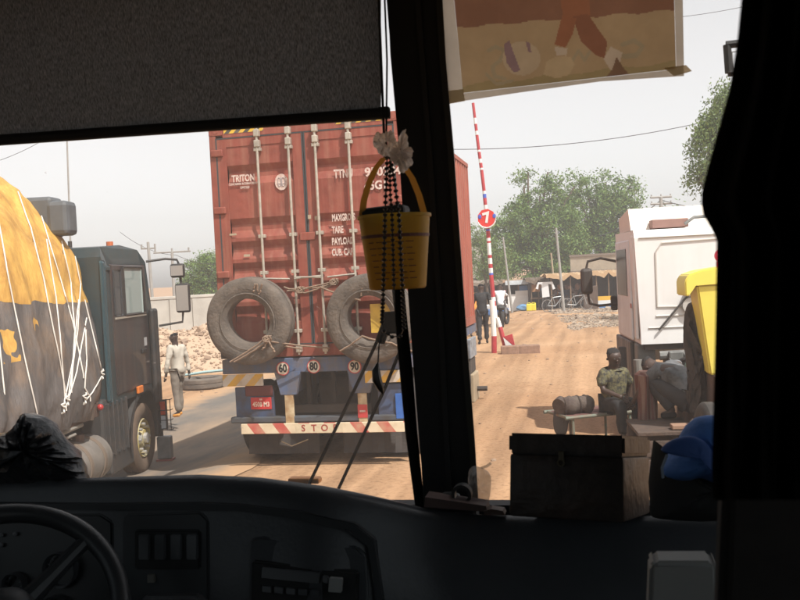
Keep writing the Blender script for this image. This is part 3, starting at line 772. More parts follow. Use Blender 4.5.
def tarp_material():
    m = bpy.data.materials.new('tarpaulin'); m.use_nodes = True; t = m.node_tree; b = t.nodes['Principled BSDF']; b.inputs['Roughness'].default_value = .7; b.inputs['Specular IOR Level'].default_value = .3
    tc = t.nodes.new('ShaderNodeTexCoord'); sp = t.nodes.new('ShaderNodeSeparateXYZ'); t.links.new(tc.outputs['Object'], sp.inputs[0])
    def nz(sc, det=6, ro=.6, st=(1, 1, 1)):
        mp = t.nodes.new('ShaderNodeMapping'); mp.inputs['Scale'].default_value = st; t.links.new(tc.outputs['Object'], mp.inputs[0])
        n = t.nodes.new('ShaderNodeTexNoise'); n.inputs['Scale'].default_value = sc; n.inputs['Detail'].default_value = det; n.inputs['Roughness'].default_value = ro; t.links.new(mp.outputs[0], n.inputs['Vector']); return n
    def ramp(n, p0, c0, p1, c1):
        r = t.nodes.new('ShaderNodeValToRGB'); e = r.color_ramp.elements; e[0].position = p0; e[0].color = c0 + (1,); e[1].position = p1; e[1].color = c1 + (1,); t.links.new(n.outputs['Fac'], r.inputs[0]); return r
    def mth(op, a, b_):
        q = t.nodes.new('ShaderNodeMath'); q.operation = op
        for k, v in enumerate((a, b_)):
            if isinstance(v, (int, float)): q.inputs[k].default_value = v
            else: t.links.new(v, q.inputs[k])
        return q.outputs[0]
    hi = ramp(nz(1.6, 8, .7), .38, (.50, .27, .07), .6, (.74, .44, .11)); hi2 = ramp(nz(5, 8, .7, (1, 1, .3)), .35, (.62, .6, .55), .6, (1, 1, 1))
    lo_ = ramp(nz(1.1, 7, .65), .36, (.20, .15, .115), .52, (.125, .118, .118)); lo2 = ramp(nz(3.5, 8, .7, (1, 1, .35)), .38, (.6, .58, .56), .62, (1.25, 1.2, 1.15))
    def mul(a, c, f=.8):
        q = t.nodes.new('ShaderNodeMixRGB'); q.blend_type = 'MULTIPLY'; q.inputs[0].default_value = f; t.links.new(a.outputs[0], q.inputs[1]); t.links.new(c.outputs[0], q.inputs[2]); return q
    H_, L_ = mul(hi, hi2), mul(lo_, lo2)
    edge = mth('ADD', mth('MULTIPLY', nz(1.4, 2).outputs['Fac'], .22), mth('MULTIPLY', sp.outputs['Y'], -.035))
    above = mth('GREATER_THAN', sp.outputs['Z'], mth('ADD', edge, 2.38))
    pn = nz(1.25, 3, .5).outputs['Fac']
    patch = mth('MULTIPLY', mth('GREATER_THAN', pn, .575), mth('GREATER_THAN', sp.outputs['Z'], 1.98))
    f = mth('MAXIMUM', above, patch)
    mx = t.nodes.new('ShaderNodeMixRGB'); t.links.new(f, mx.inputs[0]); t.links.new(L_.outputs[0], mx.inputs[1]); t.links.new(H_.outputs[0], mx.inputs[2]); t.links.new(mx.outputs[0], b.inputs['Base Color'])
    bp = t.nodes.new('ShaderNodeBump'); bp.inputs['Strength'].default_value = .7; bp.inputs['Distance'].default_value = .08
    t.links.new(mth('ADD', nz(3.2, 8, .6, (1, 1, .35)).outputs['Fac'], mth('MULTIPLY', f, .25)), bp.inputs['Height']); t.links.new(bp.outputs[0], b.inputs['Normal'])
    return m
LD = mb.build('sheeted_load', tarp_material(), smooth=True, angle=3)
LD.location = GL.location; LD.rotation_euler = GL.rotation_euler
tag(LD, 'bulging load on the green lorry under an orange tarpaulin above and a grey one below', 'load')
bpy.context.view_layer.update()
def caster(o):
    bm_ = bmesh.new(); bm_.from_mesh(o.data); bm_.transform(o.matrix_world); t = BVHTree.FromBMesh(bm_); bm_.free(); return t
bv = caster(LD); inv = LD.matrix_world.inverted()
RP = thing('load_rope', 'white ropes stretched over the tarpaulins of the green lorry and knotted at the bed edge', 'rope', LD.location, R(9.5))
lines = [[(-10, 170), (-2, 222), (8, 280), (22, 350), (40, 430)], [(12, 177), (30, 228), (43, 280), (56, 345), (66, 398)], [(30, 186), (42, 220), (60, 280), (72, 322), (84, 380)], [(58, 205), (72, 245), (80, 284), (77, 330), (67, 400)], [(84, 300), (96, 350), (101, 372)],
         [(101, 376), (92, 392), (82, 404)], [(46, 240), (55, 297), (60, 345), (64, 398)], [(78, 300), (72, 360), (62, 408)], [(-20, 180), (-6, 300), (4, 400)], [(85, 330), (86, 360), (84, 388), (90, 398)], [(52, 200), (70, 283), (74, 330), (70, 395)], [(86, 318), (76, 372), (64, 410)]]
mb = MB()
for li, L in enumerate(lines):
    pts = []
    for (a, b_) in zip(L, L[1:]):
        for k in range(10):
            px = a[0] + (b_[0] - a[0]) * k / 10; py = a[1] + (b_[1] - a[1]) * k / 10
            h = bv.ray_cast(CAM, ray(px, py).normalized())
            if h[0]: pts.append(inv @ (h[0] + h[1] * .012))
    pts = [p for i, p in enumerate(pts) if i == 0 or (p - pts[i - 1]).length < .6]
    if len(pts) > 3:
        if li not in (5,): pts.append(pts[-1] + Vector((.0, .0, -.05)))
        mb.tube(pts, .008, 6)
mb.build('rope_strand', mat('rope_white', (.72, .68, .62), .9), RP, smooth=True)
mb = MB()
for px, py in ((66, 400), (62, 407), (84, 398), (101, 374)):
    h = bv.ray_cast(CAM, ray(px, py).normalized())
    if h[0]:
        c = inv @ (h[0] + h[1] * .02)
        mb.tube([c + Vector((.02 * math.sin(k * 2.1), .03 * math.cos(k * 1.3), -.016 * k + .06)) for k in range(9)], .011, 6)
mb.build('knot', mat('rope_white', (.72, .68, .62)), RP, smooth=True)

# ------------------------------------------------------------------ white tractor on the right
wp = at(640, 300, 12)
WL = thing('white_lorry', 'white cab-over lorry without trailer, broken down on the right with men working behind its cab', 'lorry', (wp.x, wp.y, 0.0), R(6))
wm = mat('lorry_white', (.84, .83, .82), .45, var=.06, vscale=2, coat=.1, streak=.14, scol=(.6, .52, .45))
wside = mat('lorry_white_shade_offset', (.80, .86, .90), .45, var=.15)  # cooler white, tinted to offset shade and warm ground bounce on the door
steel = mat('grey_steel', (.22, .22, .21), .55, .3, var=.4, vscale=5)
mb = MB()
def sec(x, ins):
    return [(x, .05 + 0, 1.24), (x, .05, 1.4), (x + ins, .0 + .0, 2.62), (x + ins, .06, 2.72), (x + ins, 1.9, 2.74), (x, 2.15, 2.0), (x, 2.2, 1.0), (x, 2.0, .95), (x, .9, .95), (x, .7, 1.24)]
v = mb.grid([sec(0, -.04), sec(.06, -.04), sec(2.4, .04), sec(2.46, .04)], closed=True); mb.cap(v[0]); mb.cap(v[-1])
cb = mb.build('cab', wm, WL)
def rtube(mb, pts, r): mb.tube(pts, r, 6); return mb
mb = MB()                                     # pressed rounded panel on the cab's rear wall
P0 = [(.22, 1.72), (.22, 2.42), (.30, 2.54), (1.02, 2.56), (1.12, 2.46), (1.13, 1.78), (1.02, 1.70), (.22, 1.72)]
def rw(x, z, o=0.0): return (x, .05 - .05 * (z - 1.4) / 1.22 - o if z > 1.4 else .05 - o, z)
prs = mat('press_line', (.55, .52, .48), .5)
rtube(mb, [rw(x, z, .004) for x, z in P0], .012)
rtube(mb, [rw(x, 1.60, .004) for x in (.2, 1.25)], .012); rtube(mb, [rw(x, 1.45, .004) for x in (.1, 1.3)], .01)
rtube(mb, [rw(x, 2.62, .004) for x in (.02, 2.4)], .014)
for x in (1.22, ): rtube(mb, [rw(x, 1.72, .004), rw(x, 2.6, .004)], .012)
rtube(mb, [rw(x, z, .004) for x, z in [(1.35, 1.72), (1.35, 2.42), (1.43, 2.54), (2.2, 2.56), (2.3, 2.46), (2.3, 1.8), (1.35, 1.72)]], .012)
mb.build('pressed_panel', prs, cb, smooth=True)
mb = MB(); mb.tube([rw(.22, 1.42, .04), rw(.55, 1.80, .05), rw(.62, 1.86, .05)], .014, 6); mb.build('grab_bar', mat('bar_dark', (.06, .055, .05), .5), cb, smooth=True)
mb = MB(); mb.box((.56, -.06, 1.84), (.78, .02, 1.90), bev=.015); mb.lathe([(.001, -.02), (.1, -.02), (.1, .02)], (.63, .0, 1.72), 'y', 18); mb.build('latch', mat('latch_grey', (.6, .58, .55), .4, .4), cb)
mb = MB(); mb.prism([(.0, .55, 2.74), (.0, 1.7, 2.74), (.0, 1.75, 2.95), (.0, .75, 3.04)], (2.4, 0, 0)); ff = mb.build('roof_fairing', mat('fairing_cream', (.8, .72, .62), .6, var=.06), cb)
MB().box((.25, .35, 2.745), (.72, .6, 2.86), bev=.01).build('roof_hatch', mat('hatch_brown', (.30, .17, .14), .7, var=.2), cb)
mb = MB(); mb.tube([(.66, .3, 2.78), (.78, .3, 2.86), (2.3, .3, 2.9)], .022, 8); mb.build('roof_bar', steel, cb, smooth=True)
MB().box((-.052, .12, 1.3), (-.01, .28, 2.66), bev=.02).build('corner_pillar', wm, cb)
dr = MB().box((-.045, .55, 1.26), (-.012, 1.95, 2.62), bev=.02).build('door', wside, cb)
MB().box((-.052, .8, 1.85), (-.046, 1.8, 2.5), bev=.002).build('window', mat('dark_glass', (.02, .025, .03)), dr)
MB().box((-.056, .45, 1.7), (-.047, .51, 1.76)).build('door_mark', mat('mark_red', (.4, .08, .06), .6), dr)
mb = MB(); mb.tube([(-.03, 2.0, 2.34), (-.25, 2.1, 2.40), (-.44, 2.12, 2.36), (-.47, 2.12, 2.24)], .02, 8); mb.tube([(-.46, 2.12, 1.88), (-.44, 2.12, 1.72), (-.3, 2.1, 1.68), (-.05, 2.05, 1.70)], .02, 8)
ma = mb.build('mirror_arm', dark, WL, smooth=True)
MB().box((-.56, 2.06, 1.86), (-.38, 2.16, 2.26), bev=.05).build('mirror', mat('mirror_brown', (.055, .045, .04), .6), WL)
MB().box((-.12, 2.05, 1.6), (-.03, 2.2, 1.82), bev=.02).build('bracket', dark, WL)
mb = MB(); mb.box((-.03, .2, .95), (.2, .5, 1.23), bev=.02); mb.box((.0, .1, .72), (2.3, .2, .82)); mb.box((.25, -.1, .93), (1.2, .0, 1.08), bev=.03); mb.tube([(.2, -.1, 1.1), (1.0, -.1, 1.12)], .06, 10)
for x in (.3, .62): mb.box((x, -.2, 1.02), (x + .18, -.05, 1.16), bev=.02)
mb.build('cab_mount', steel, WL)
MB().box((.05, .1, 1.16), (2.3, .7, 1.235)).build('cab_floor', dark, WL)
MB().box((-.06, .65, .42), (-.003, 2.16, 1.235), bev=.02).build('lower_fender', mat('fender_grey', (.12, .11, .105), .6, var=.4, streak=.4), WL)
for x in (.62, 1.55): MB().box((x, -3.6, .62), (x + .1, 2.0, .86)).build('chassis_rail', rust, WL)
for yy in (1.35, -3.3):
    for xx in (.16, 2.28):
        mb = MB(); mb.torus((xx, yy, .48), 'x', .48, tyre_profile(.48, .28, .28), 36); wh = mb.build('wheel', rubd, WL, smooth=True)
        mb = MB(); mb.lathe([(.28, -.12), (.25, -.1), (.1, -.06), (.001, -.06)], (xx, yy, .48), 'x', 24); mb.build('rim', rust, wh, smooth=True)
mb = MB(); mb.box((.0, .25, .35), (.14, .6, .95), bev=.05); mb.tube([(-.06, -.0, .1), (-.06, .0, 1.05)], .06, 12); mb.build('exhaust_stack', mat('dusty_pipe', (.25, .235, .21), .6, var=.3), WL)
mb = MB()
for k in range(9): mb.torus((.55 + k * .035, -.35, 1.12 - k * .004), 'x', .06, [(.055, 0), (.062, .006), (.069, 0), (.062, -.006)], 14)
mb.build('brake_hose', mat('hose_red', (.28, .06, .05), .5), WL, smooth=True)
MB().box((.5, -.5, .92), (.85, -.15, 1.0), bev=.01).build('pale_green_plate', mat('pale_green', (.35, .52, .44), .6), WL)
MB().box((-.26, .3, .75), (-.16, .36, 1.2), bev=.02).build('mud_flap', dark, WL)
mb = MB(); mb.box((.7, -.9, .65), (1.5, -.3, 1.05), bev=.06); mb.box((.25, -.75, .55), (.6, -.35, .9), bev=.05); mb.tube([(.2, -.6, 1.0), (.5, -.7, 1.15), (.9, -.5, 1.12), (1.3, -.6, 1.2)], .03, 8); mb.build('gearbox', mat('greasy_metal', (.03, .026, .024), .5, .3, var=.4, vscale=9, bump=.4), WL)
for k in range(3):
    MB().tube([(.3 + k * .2, -.15, 1.12), (.34 + k * .2, -.3, .9), (.3 + k * .22, -.4, .7), (.4 + k * .2, -.5, .62)], .014, 6).build('air_line', mat('line_black', (.015, .015, .015), .5), WL, smooth=True)
mb = MB(); mb.prism([(.72, -.25, 1.32), (.98, -.25, 1.5), (.98, -.25, 1.2), (.72, -.25, 1.28)], (0, .04, 0)); mb.build('support_bracket', steel, WL)
MB().tube([(-.02, -.2, .05), (-.12, -.2, .85)], .02, 6).build('x', mat('stick_yellow', (.6, .4, .05), .6)).name = 'yellow_stick'
ys_ = bpy.data.objects['yellow_stick']; ys_.location = WL.location; ys_.rotation_euler = WL.rotation_euler; tag(ys_, 'thin yellow stick leaning against the front of the white lorry by the seated man', 'stick')
mb = MB()
for k in range(5): mb.box((.55 + .012 * k, -3.55 + k * .3, .868), (1.75, -3.3 + k * .3, .90))
mb.build('deck_plank', mat('wood_grey_brown', (.17, .11, .075), .85, col2=(.08, .06, .05), vscale=7), WL)
mb = MB(); mb.box((.62, -1.95, .35), (1.6, -1.0, .60), bev=.02); mb.box((.2, -1.6, .3), (.6, -1.1, .62), bev=.03); mb.build('battery_box', rust, WL)

# ------------------------------------------------------------------ trees
leafm = mat('foliage', (.22, .33, .07), .6, col2=(.045, .11, .02), vscale=.5, island=True, trans=.25)
leafe = mat('foliage_greyer', (.20, .28, .08), .6, col2=(.07, .12, .035), vscale=.8, island=True, trans=.25)
bark = mat('bark', (.16, .12, .09), .9, var=.4, vscale=6)
def tree(label, base, height, blobs, nclump, per, leaf, seed, lm=None, cr=.55, droop=0.0, group=None, trunk_r=.2, spray=1.0):
    rng = random.Random(seed); base = Vector(base)
    t = thing('tree', label, 'tree', base, group=group)
    mbt = MB(); tops = []
    fork = Vector((rng.uniform(-.2, .2), rng.uniform(-.2, .2), height * .3))
    mbt.tube([Vector((0, 0, -.2)), fork * .5 + Vector((.1, 0, 0)), fork], trunk_r, 10, trunk_r * .7)
    verts = []; faces = []
    clumps = []
    for k in range(nclump):
        b = rng.choices(blobs, weights=[q[3] * q[4] * q[5] for q in blobs])[0]
        while True:
            d = Vector((rng.gauss(0, 1), rng.gauss(0, 1), rng.gauss(0, 1))).normalized()
            rr = rng.uniform(.35, 1.0) ** .5 * (1 + .18 * noise.noise(d * 2.3 + Vector((seed, k % 7, 0))))
            p = Vector((b[0] + d.x * b[3] * rr, b[1] + d.y * b[4] * rr, b[2] + d.z * b[5] * rr))
            if p.z > height * .12: break
        clumps.append(p)
    for b in blobs:
        c = Vector(b[:3]); mid = fork.lerp(c, .5) + Vector((rng.uniform(-.3, .3), rng.uniform(-.3, .3), .2))
        mbt.tube([fork, mid, c], trunk_r * .5, 7, trunk_r * .22)
        for k in range(5):
            p = rng.choice(clumps)
            if (p - c).length < max(b[3:]) * 1.6: mbt.tube([c, c.lerp(p, .5) + Vector((0, 0, .1)), p], trunk_r * .2, 5, .02)
    for p in clumps:
        cr_ = cr * rng.uniform(.5, 1.25); ax = Vector((rng.gauss(0, 1), rng.gauss(0, 1), rng.gauss(0, .6))).normalized()
        for j in range(per):
            d = Vector((rng.gauss(0, .5), rng.gauss(0, .5), rng.gauss(0, .42))) * cr_ + ax * rng.uniform(-.5, .5) * cr_ * spray
            q = p + d; q.z -= droop * abs(rng.gauss(0, 1)) * cr_
            n = (Vector((rng.gauss(0, 1), rng.gauss(0, 1), rng.gauss(.5, 1)))).normalized()
            u = n.orthogonal().normalized(); u.rotate(Matrix.Rotation(rng.uniform(0, 6.3), 3, n)); v_ = n.cross(u)
            if droop: u = (u + Vector((0, 0, -1.4 * droop))).normalized(); v_ = u.cross(n).normalized()
            s = leaf * rng.uniform(.6, 1.3); i = len(verts)
            verts += [q - u * s, q + v_ * s * .42, q + u * s, q - v_ * s * .42]; faces.append((i, i + 1, i + 2, i + 3))
    mbt.build('trunk', bark, t, smooth=True)
    me = bpy.data.meshes.new('crown'); me.from_pydata(verts, [], faces)
    o = bpy.data.objects.new('crown', me); COL.objects.link(o); me.materials.append(lm or leafm); o.parent = t
    return t
def blobs_px(base, d, L):
    """crown lobes given as (px, py, radius px) at depth d"""
    out = []
    for (px, py, rx, ry) in L:
        p = at(px, py, d) - Vector(base); k = d / FPX
        out.append((p.x, p.y, p.z, rx * k, max(rx, ry) * k * .9, ry * k))
    return out
def gbase(px, d):
    p = at(px, 280, d); return (p.x, p.y, gz(p.x, p.y))
D = 74
b = gbase(535, D); tree('broad green tree behind the stalls, just right of the raised barrier', b, 9, blobs_px(b, D, [(505, 245, 26, 28), (528, 228, 28, 32), (556, 235, 30, 35), (540, 196, 22, 16), (556, 184, 14, 12), (524, 186, 8, 16), (575, 186, 10, 14), (520, 270, 45, 25), (548, 172, 5, 10), (528, 172, 4, 9)]), 640, 64, .12, 11, cr=.62, group=None, trunk_r=.3)
b = gbase(600, D + 4); tree('tall bushy green tree behind the beige wall, left of the white lorry', b, 10, blobs_px(b, D + 4, [(590, 215, 32, 34), (618, 222, 28, 34), (578, 192, 16, 16), (628, 190, 14, 14), (606, 182, 12, 12), (600, 250, 40, 25), (560, 262, 30, 25), (585, 178, 5, 10), (634, 180, 8, 6)]), 640, 64, .13, 12, cr=.62, trunk_r=.3)
b = gbase(488, D - 14); tree('sparse small tree with thin foliage directly behind the striped barrier pole', b, 6, blobs_px(b, D - 14, [(482, 255, 16, 22), (476, 235, 10, 14), (498, 262, 14, 22)]), 150, 34, .08, 13, lm=leafe, cr=.5, trunk_r=.12)
b = gbase(740, 34); tree('drooping grey-green tree towering behind the white lorry at the right', b, 9, blobs_px(b, 34, [(708, 150, 20, 36), (728, 130, 24, 40), (698, 178, 14, 14), (745, 185, 30, 30), (724, 96, 10, 20), (712, 120, 12, 16)]), 330, 60, .065, 14, lm=leafe, cr=.36, droop=.6, trunk_r=.2)
b = gbase(200, 58); tree('round green tree beyond the concrete wall, left of the red container', b, 5, blobs_px(b, 58, [(202, 275, 18, 20), (190, 285, 12, 14), (214, 266, 16, 16), (232, 280, 18, 18), (204, 292, 22, 12)]), 330, 50, .08, 15, cr=.4, trunk_r=.15)
b = gbase(560, 120); tree('far tree rising above the white lorry roof fairing', b, 7, blobs_px(b, 120, [(660, 240, 40, 30), (690, 235, 30, 30)]), 160, 30, .3, 16, cr=1.1, trunk_r=.2)

# ------------------------------------------------------------------ poles and wires
polem = mat('pole_grey', (.34, .33, .31), .7, var=.25)
def pole(label, px, py0, py1, d, r, cross=None, px1=None, m=polem):
    a = at(px, py1, d); a.z = gz(a.x, a.y); topp = at(px1 if px1 else px, py0, d)
    t = thing('utility_pole', label, 'pole', a)
    MB().tube([(0, 0, -.1), topp - a], r, 8, r * .75).build('shaft', m, t, smooth=True)
    if cross:
        mb = MB()
        for (dz, L) in cross:
            c = topp - a; k = dz
            mb.tube([c + R0 * -L + Vector((0, 0, k)), c + R0 * L + Vector((0, 0, k))], r * .5, 6)
        mb.build('crossarm', m, t)
        mb = MB()
        for (dz, L) in cross:
            for s_ in (-.9, 0, .9): mb.tube([topp - a + R0 * L * s_ + Vector((0, 0, dz)), topp - a + R0 * L * s_ + Vector((0, 0, dz + .2))], .05, 6)
        mb.build('insulator', m, t)
    return topp
pole('pale utility pole with a crossarm, left of the round tree', 176, 252, 330, 50, .1, [(0, 1.0)], px1=172)
pole('grey utility pole close behind the green lorry mirrors', 155, 242, 330, 44, .09, [(-.3, .35)], px1=148)
pole('thin white street pole standing behind the white-fronted stall', 512, 237, 306, 56, .07, None, px1=503)
pole('white pole in front of the orange awning with parked bicycles', 564, 228, 311, 50, .08, None, px1=556)
pole('weathered wooden pole above the thatched stall roof', 556, 253, 300, 58, .07, None, px1=551, m=mat('pole_wood', (.4, .32, .22), .85, var=.3))
tp1 = pole('distant wooden utility pole with crossarms above the white lorry roof', 661, 197, 290, 70, .18, [(0, .8), (-.5, .8)])
pole('thin aerial mast standing beyond the green lorry, above its air intake', 72, 140, 330, 30, .035, None, px1=67)
def wire(label, pts, r=.01, sagk=.3):
    P = [at(*p) for p in pts]; mb = MB(); path = []
    for a, b_ in zip(P, P[1:]): path += sag(a, b_, sagk, 16, 0)
    o = mb.tube(path, r, 4).build('overhead_wire', mat('wire_dark', (.05, .05, .055), .7)); tag(o, label, 'wire')
    return o
wire('overhead wire crossing the sky between the barrier pole and the right tree', [(430, 149, 40), (700, 123, 40), (860, 100, 44)], .015, .35)
wire('thin overhead wire pair in the top right corner of the sky', [(640, 20, 36), (800, -8, 36)], .01, .2)
wire('faint wire rising leftwards over the green lorry', [(-60, 172, 44), (40, 142, 44), (215, 118, 60)], .012, .3)
wire('faint wire running from the left poles behind the red container', [(120, 232, 50), (176, 255, 50), (230, 262, 60)], .012, .3)
wire('wire between the far pole crossarm and the right tree', [(600, 236, 72), (661, 200, 70), (760, 212, 66)], .03, .3)

# ------------------------------------------------------------------ left background: wall, rubble, tyre
conc = mat('wall_concrete', (.50, .47, .42), .9, var=.25, vscale=.8, bump=.15)
def wall_between(name, label, a, b_, h, th, m, posts=None, cat='wall'):
    a = Vector(a); b_ = Vector(b_); d = (b_ - a); L = Vector((d.x, d.y, 0)).length; ang = math.atan2(d.y, d.x)
    t = thing(name, label, cat, a, ang)
    MB().box((0, -th / 2, -.5), (L, th / 2, h), bev=.02).build('panel', m, t)
    MB().box((0, -th / 2 - .03, h), (L, th / 2 + .03, h + .12), bev=.02).build('coping', m, t)
    if posts:
        x = 0
        while x < L:
            MB().box((x - .08, -th / 2 - .07, -.5), (x + .08, -th / 2 - .001, h - .02)).build('post', m, t); x += posts
    return t
a = gbase(120, 36); b_ = gbase(262, 40)
zt = at(190, 298, 38).z
wall_between('concrete_wall', 'long grey concrete wall with posts behind the heap of rubble on the left', (a[0], a[1], -.3), (b_[0], b_[1], -.3), zt + .3, .2, conc, 1.0)
mb = MB(); rng = random.Random(9)
hc = at(196, 350, 31); cx, cy = hc.x, hc.y
def heap(x, y):
    dx = (x - cx) * math.cos(.2) + (y - cy) * math.sin(.2); dy = (y - cy) * math.cos(.2) - (x - cx) * math.sin(.2)
    r = math.sqrt((dx / 5.6) ** 2 + (dy / 3.2) ** 2)
    return -.45 + 1.45 * max(0, 1 - r ** 1.5) * (1 + .25 * noise.noise(Vector((x * .7, y * .7, 0)))) + .1 * noise.noise(Vector((x * 3, y * 3, 0)))
mb.grid([[(cx + i * .2, cy + j * .2, heap(cx + i * .2, cy + j * .2)) for i in range(-34, 35)] for j in range(-22, 23)])
for i in range(5200):
    x = cx + rng.uniform(-6, 6); y = cy + rng.uniform(-4, 2.5); z = heap(x, y)
    if z < -.36: continue
    s = rng.uniform(.015, .05) * (1 + (rng.random() > .9) * 1.2); mb.box((x - s, y - s, z - s * .5), (x + s, y + s * rng.uniform(.5, 1), z + s * .6), rot=(rng.uniform(-.7, .7), rng.uniform(-.7, .7), rng.uniform(0, 3)))
o = mb.build('rubble_heap', mat('rubble', (.50, .36, .25), .95, col2=(.25, .17, .12), vscale=2, island=True))
tag(o, 'high heap of pale broken rubble in front of the concrete wall on the left', 'rubble heap'); o['kind'] = 'stuff'
p = at(203, 377, 24); gzz = gz(p.x, p.y)
t = thing('scrap_tyre', 'flat-lying discarded tyre at the foot of the rubble heap, left of the red container', 'tyre', (p.x, p.y, gzz + .15))
mb = MB(); mb.torus((0, 0, 0), 'z', .55, tyre_profile(.56, .3, .28), 40); mb.build('tread', rub, t, smooth=True)
MB().tube([(-.75, .1, .17), (.0, .15, .25), (.8, .2, .30)], .035, 8).build('x', mat('pale_blue_pipe', (.35, .5, .5), .6)).name = 'blue_pipe'
o = bpy.data.objects['blue_pipe']; o.location = (p.x, p.y, gzz + .15); tag(o, 'pale blue pipe lying on the discarded tyre by the rubble', 'pipe')

# ------------------------------------------------------------------ barrier
bp_ = at(496, 352, 24); zb = gz(bp_.x, bp_.y)
BR = thing('road_barrier', 'raised red and white striped road barrier pole with a round red sign', 'barrier', (bp_.x, bp_.y, zb))
def bl(px, py, off=0): 
    p = atY(px, py, bp_.y - off); return p - Vector((bp_.x, bp_.y, zb))
bred, bwh, bbl = mat('barrier_red', (.48, .05, .06), .5, var=.25, vscale=8), mat('barrier_white', (.78, .77, .74), .5, var=.1, vscale=8), mat('barrier_blue', (.07, .12, .5), .5)
def axis_pt(py):
    K = [(103, 473), (152, 479), (180, 483), (232, 488), (280, 491.5), (325, 496)]
    for (y0, x0), (y1, x1) in zip(K, K[1:]):
        if py <= y1: return x0 + (x1 - x0) * (py - y0) / (y1 - y0)
    return 496
bands = [(103, 118, 'r'), (118, 124, 'w'), (124, 131, 'r'), (131, 135, 'w'), (135, 150, 'r'), (150, 152, 'w'), (152, 159, 'r'), (159, 163, 'w'), (163, 168, 'r'), (168, 170, 'w'), (170, 191, 'r'), (191, 194, 'w'), (194, 198, 'b'), (198, 205, 'r'), (205, 210, 'w'), (210, 229, 'r'), (229, 231, 'b'), (231, 238, 'r'), (238, 241, 'w'), (241, 243, 'r'), (243, 255, 'w'), (255, 258, 'r'),
         (258, 264, 'w'), (264, 268, 'r'), (268, 273, 'w'), (273, 275, 'b'), (275, 297, 'r'), (297, 301, 'w'), (301, 306, 'r'), (306, 318, 'w')]
for ci, mm in (('r', bred), ('w', bwh), ('b', bbl)):
    mb = MB()
    for y0, y1, c in bands:
        if c == ci: mb.tube([bl(axis_pt(y0), y0), bl(axis_pt(y1), y1)], .036 + (y0 - 100) / 200 * .022, 8)
    mb.build('pole_band', mm, BR, smooth=True)
MB().tube([bl(494, 352, .12) + Vector((0, 0, -.1)), bl(494, 336, .12)], .068, 10).build('post_foot', bred, BR, smooth=True)
MB().tube([bl(494, 336, .12), bl(493, 316, .12), bl(492, 300, .12)], .068, 10).build('post', bwh, BR, smooth=True)
MB().tube([bl(497, 318), bl(500, 327)], .06, 8).build('tail_band', bwh, BR)
MB().tube([bl(500, 327), bl(506.5, 352)], .06, 8).build('tail_band', bred, BR)
mb = MB(); mb.prism([bl(503, 337, .14), bl(512, 334, .14), bl(515, 347, .14)], (0, .1, 0)); mb.build('counterweight_plate', bred, BR)
mb = MB(); mb.prism([bl(503, 337.2, .14), bl(514.8, 347.4, .14), bl(507, 350, .14)], (0, .1, 0)); mb.build('counterweight_plate', bwh, BR)
sc_ = bl(486.5, 218, .14)
mb = MB(); mb.lathe([(.001, -.012), (.235, -.012), (.235, .012), (.001, .012)], sc_, 'y', 9); sg = mb.build('sign_disc', mat('sign_red', (.72, .05, .04), .45, var=.15, vscale=9), BR)
mb = MB(); mb.tube([sc_ + Vector((.24 * math.cos(R(a)), -.02, .24 * math.sin(R(a)) - .01)) for a in range(200, 345, 12)], .018, 6); mb.build('sign_edge', bwh, sg, smooth=True)
text('7', .26, sc_ + Vector((.01, -.02, 0)), bwh, sg, bold=.06, rot=(R(90), R(-14), 0))
for dx in (-.17, .2): 
    mb = MB(); mb.ball(sc_ + Vector((dx, -.016, .04)), .045, (1, .2, 1.3)); mb.build('reflector', bbl, sg)
blk = mat('block_brown', (.33, .2, .14), .9, var=.35, vscale=7, bump=.2)
for px, w_, lab in ((510, .22, 'small brown concrete block under the barrier counterweight'), (522.5, .44, 'long brown concrete block lying right of the barrier foot')):
    q = at(px, 357, 23.5); z = gz(q.x, q.y); o = MB().box((-w_, -.16, -.05), (w_, .16, .2), rot=(0, 0, .12), bev=.02).build('concrete_block', blk)
    o.location = (q.x, q.y, z); tag(o, lab, 'block')

# ------------------------------------------------------------------ people
skinm = mat('skin_dark', (.055, .032, .024), .5)
hairm = mat('hair_black', (.012, .01, .01), .9)
def V(*a): return Vector(a)
def limb(a, b_, r0, r1, n=2):
    return [(a.lerp(b_, i / n), r0 + (r1 - r0) * i / n) for i in range(n + 1)]
def hand_fingers(wr, dirv, side, k):
    out = []; dirv = dirv.normalized(); sd = side.normalized()
    for i, (o_, L) in enumerate(((-.032, .06), (-.011, .075), (.011, .08), (.032, .068))):
        p0 = wr + dirv * .06 * k + sd * o_ * k; p1 = p0 + dirv * L * .55 * k; p2 = p1 + (dirv + sd.cross(dirv) * .5) * L * .5 * k
        out.append([(p0, .010 * k), (p1, .009 * k), (p2, .008 * k)])
    p0 = wr + dirv * .03 * k - sd * .03 * k; out.append([(p0, .011 * k), (p0 + (dirv - sd * .7) * .045 * k, .009 * k)])
    return out
FOLD = bpy.data.textures.new('cloth_fold', 'CLOUDS'); FOLD.noise_scale = .11; FOLD.noise_depth = 2
def crease(o, st):
    d = o.modifiers.new('folds', 'DISPLACE'); d.texture = FOLD; d.strength = st; d.mid_level = .5; d.texture_coords = 'LOCAL'; return o
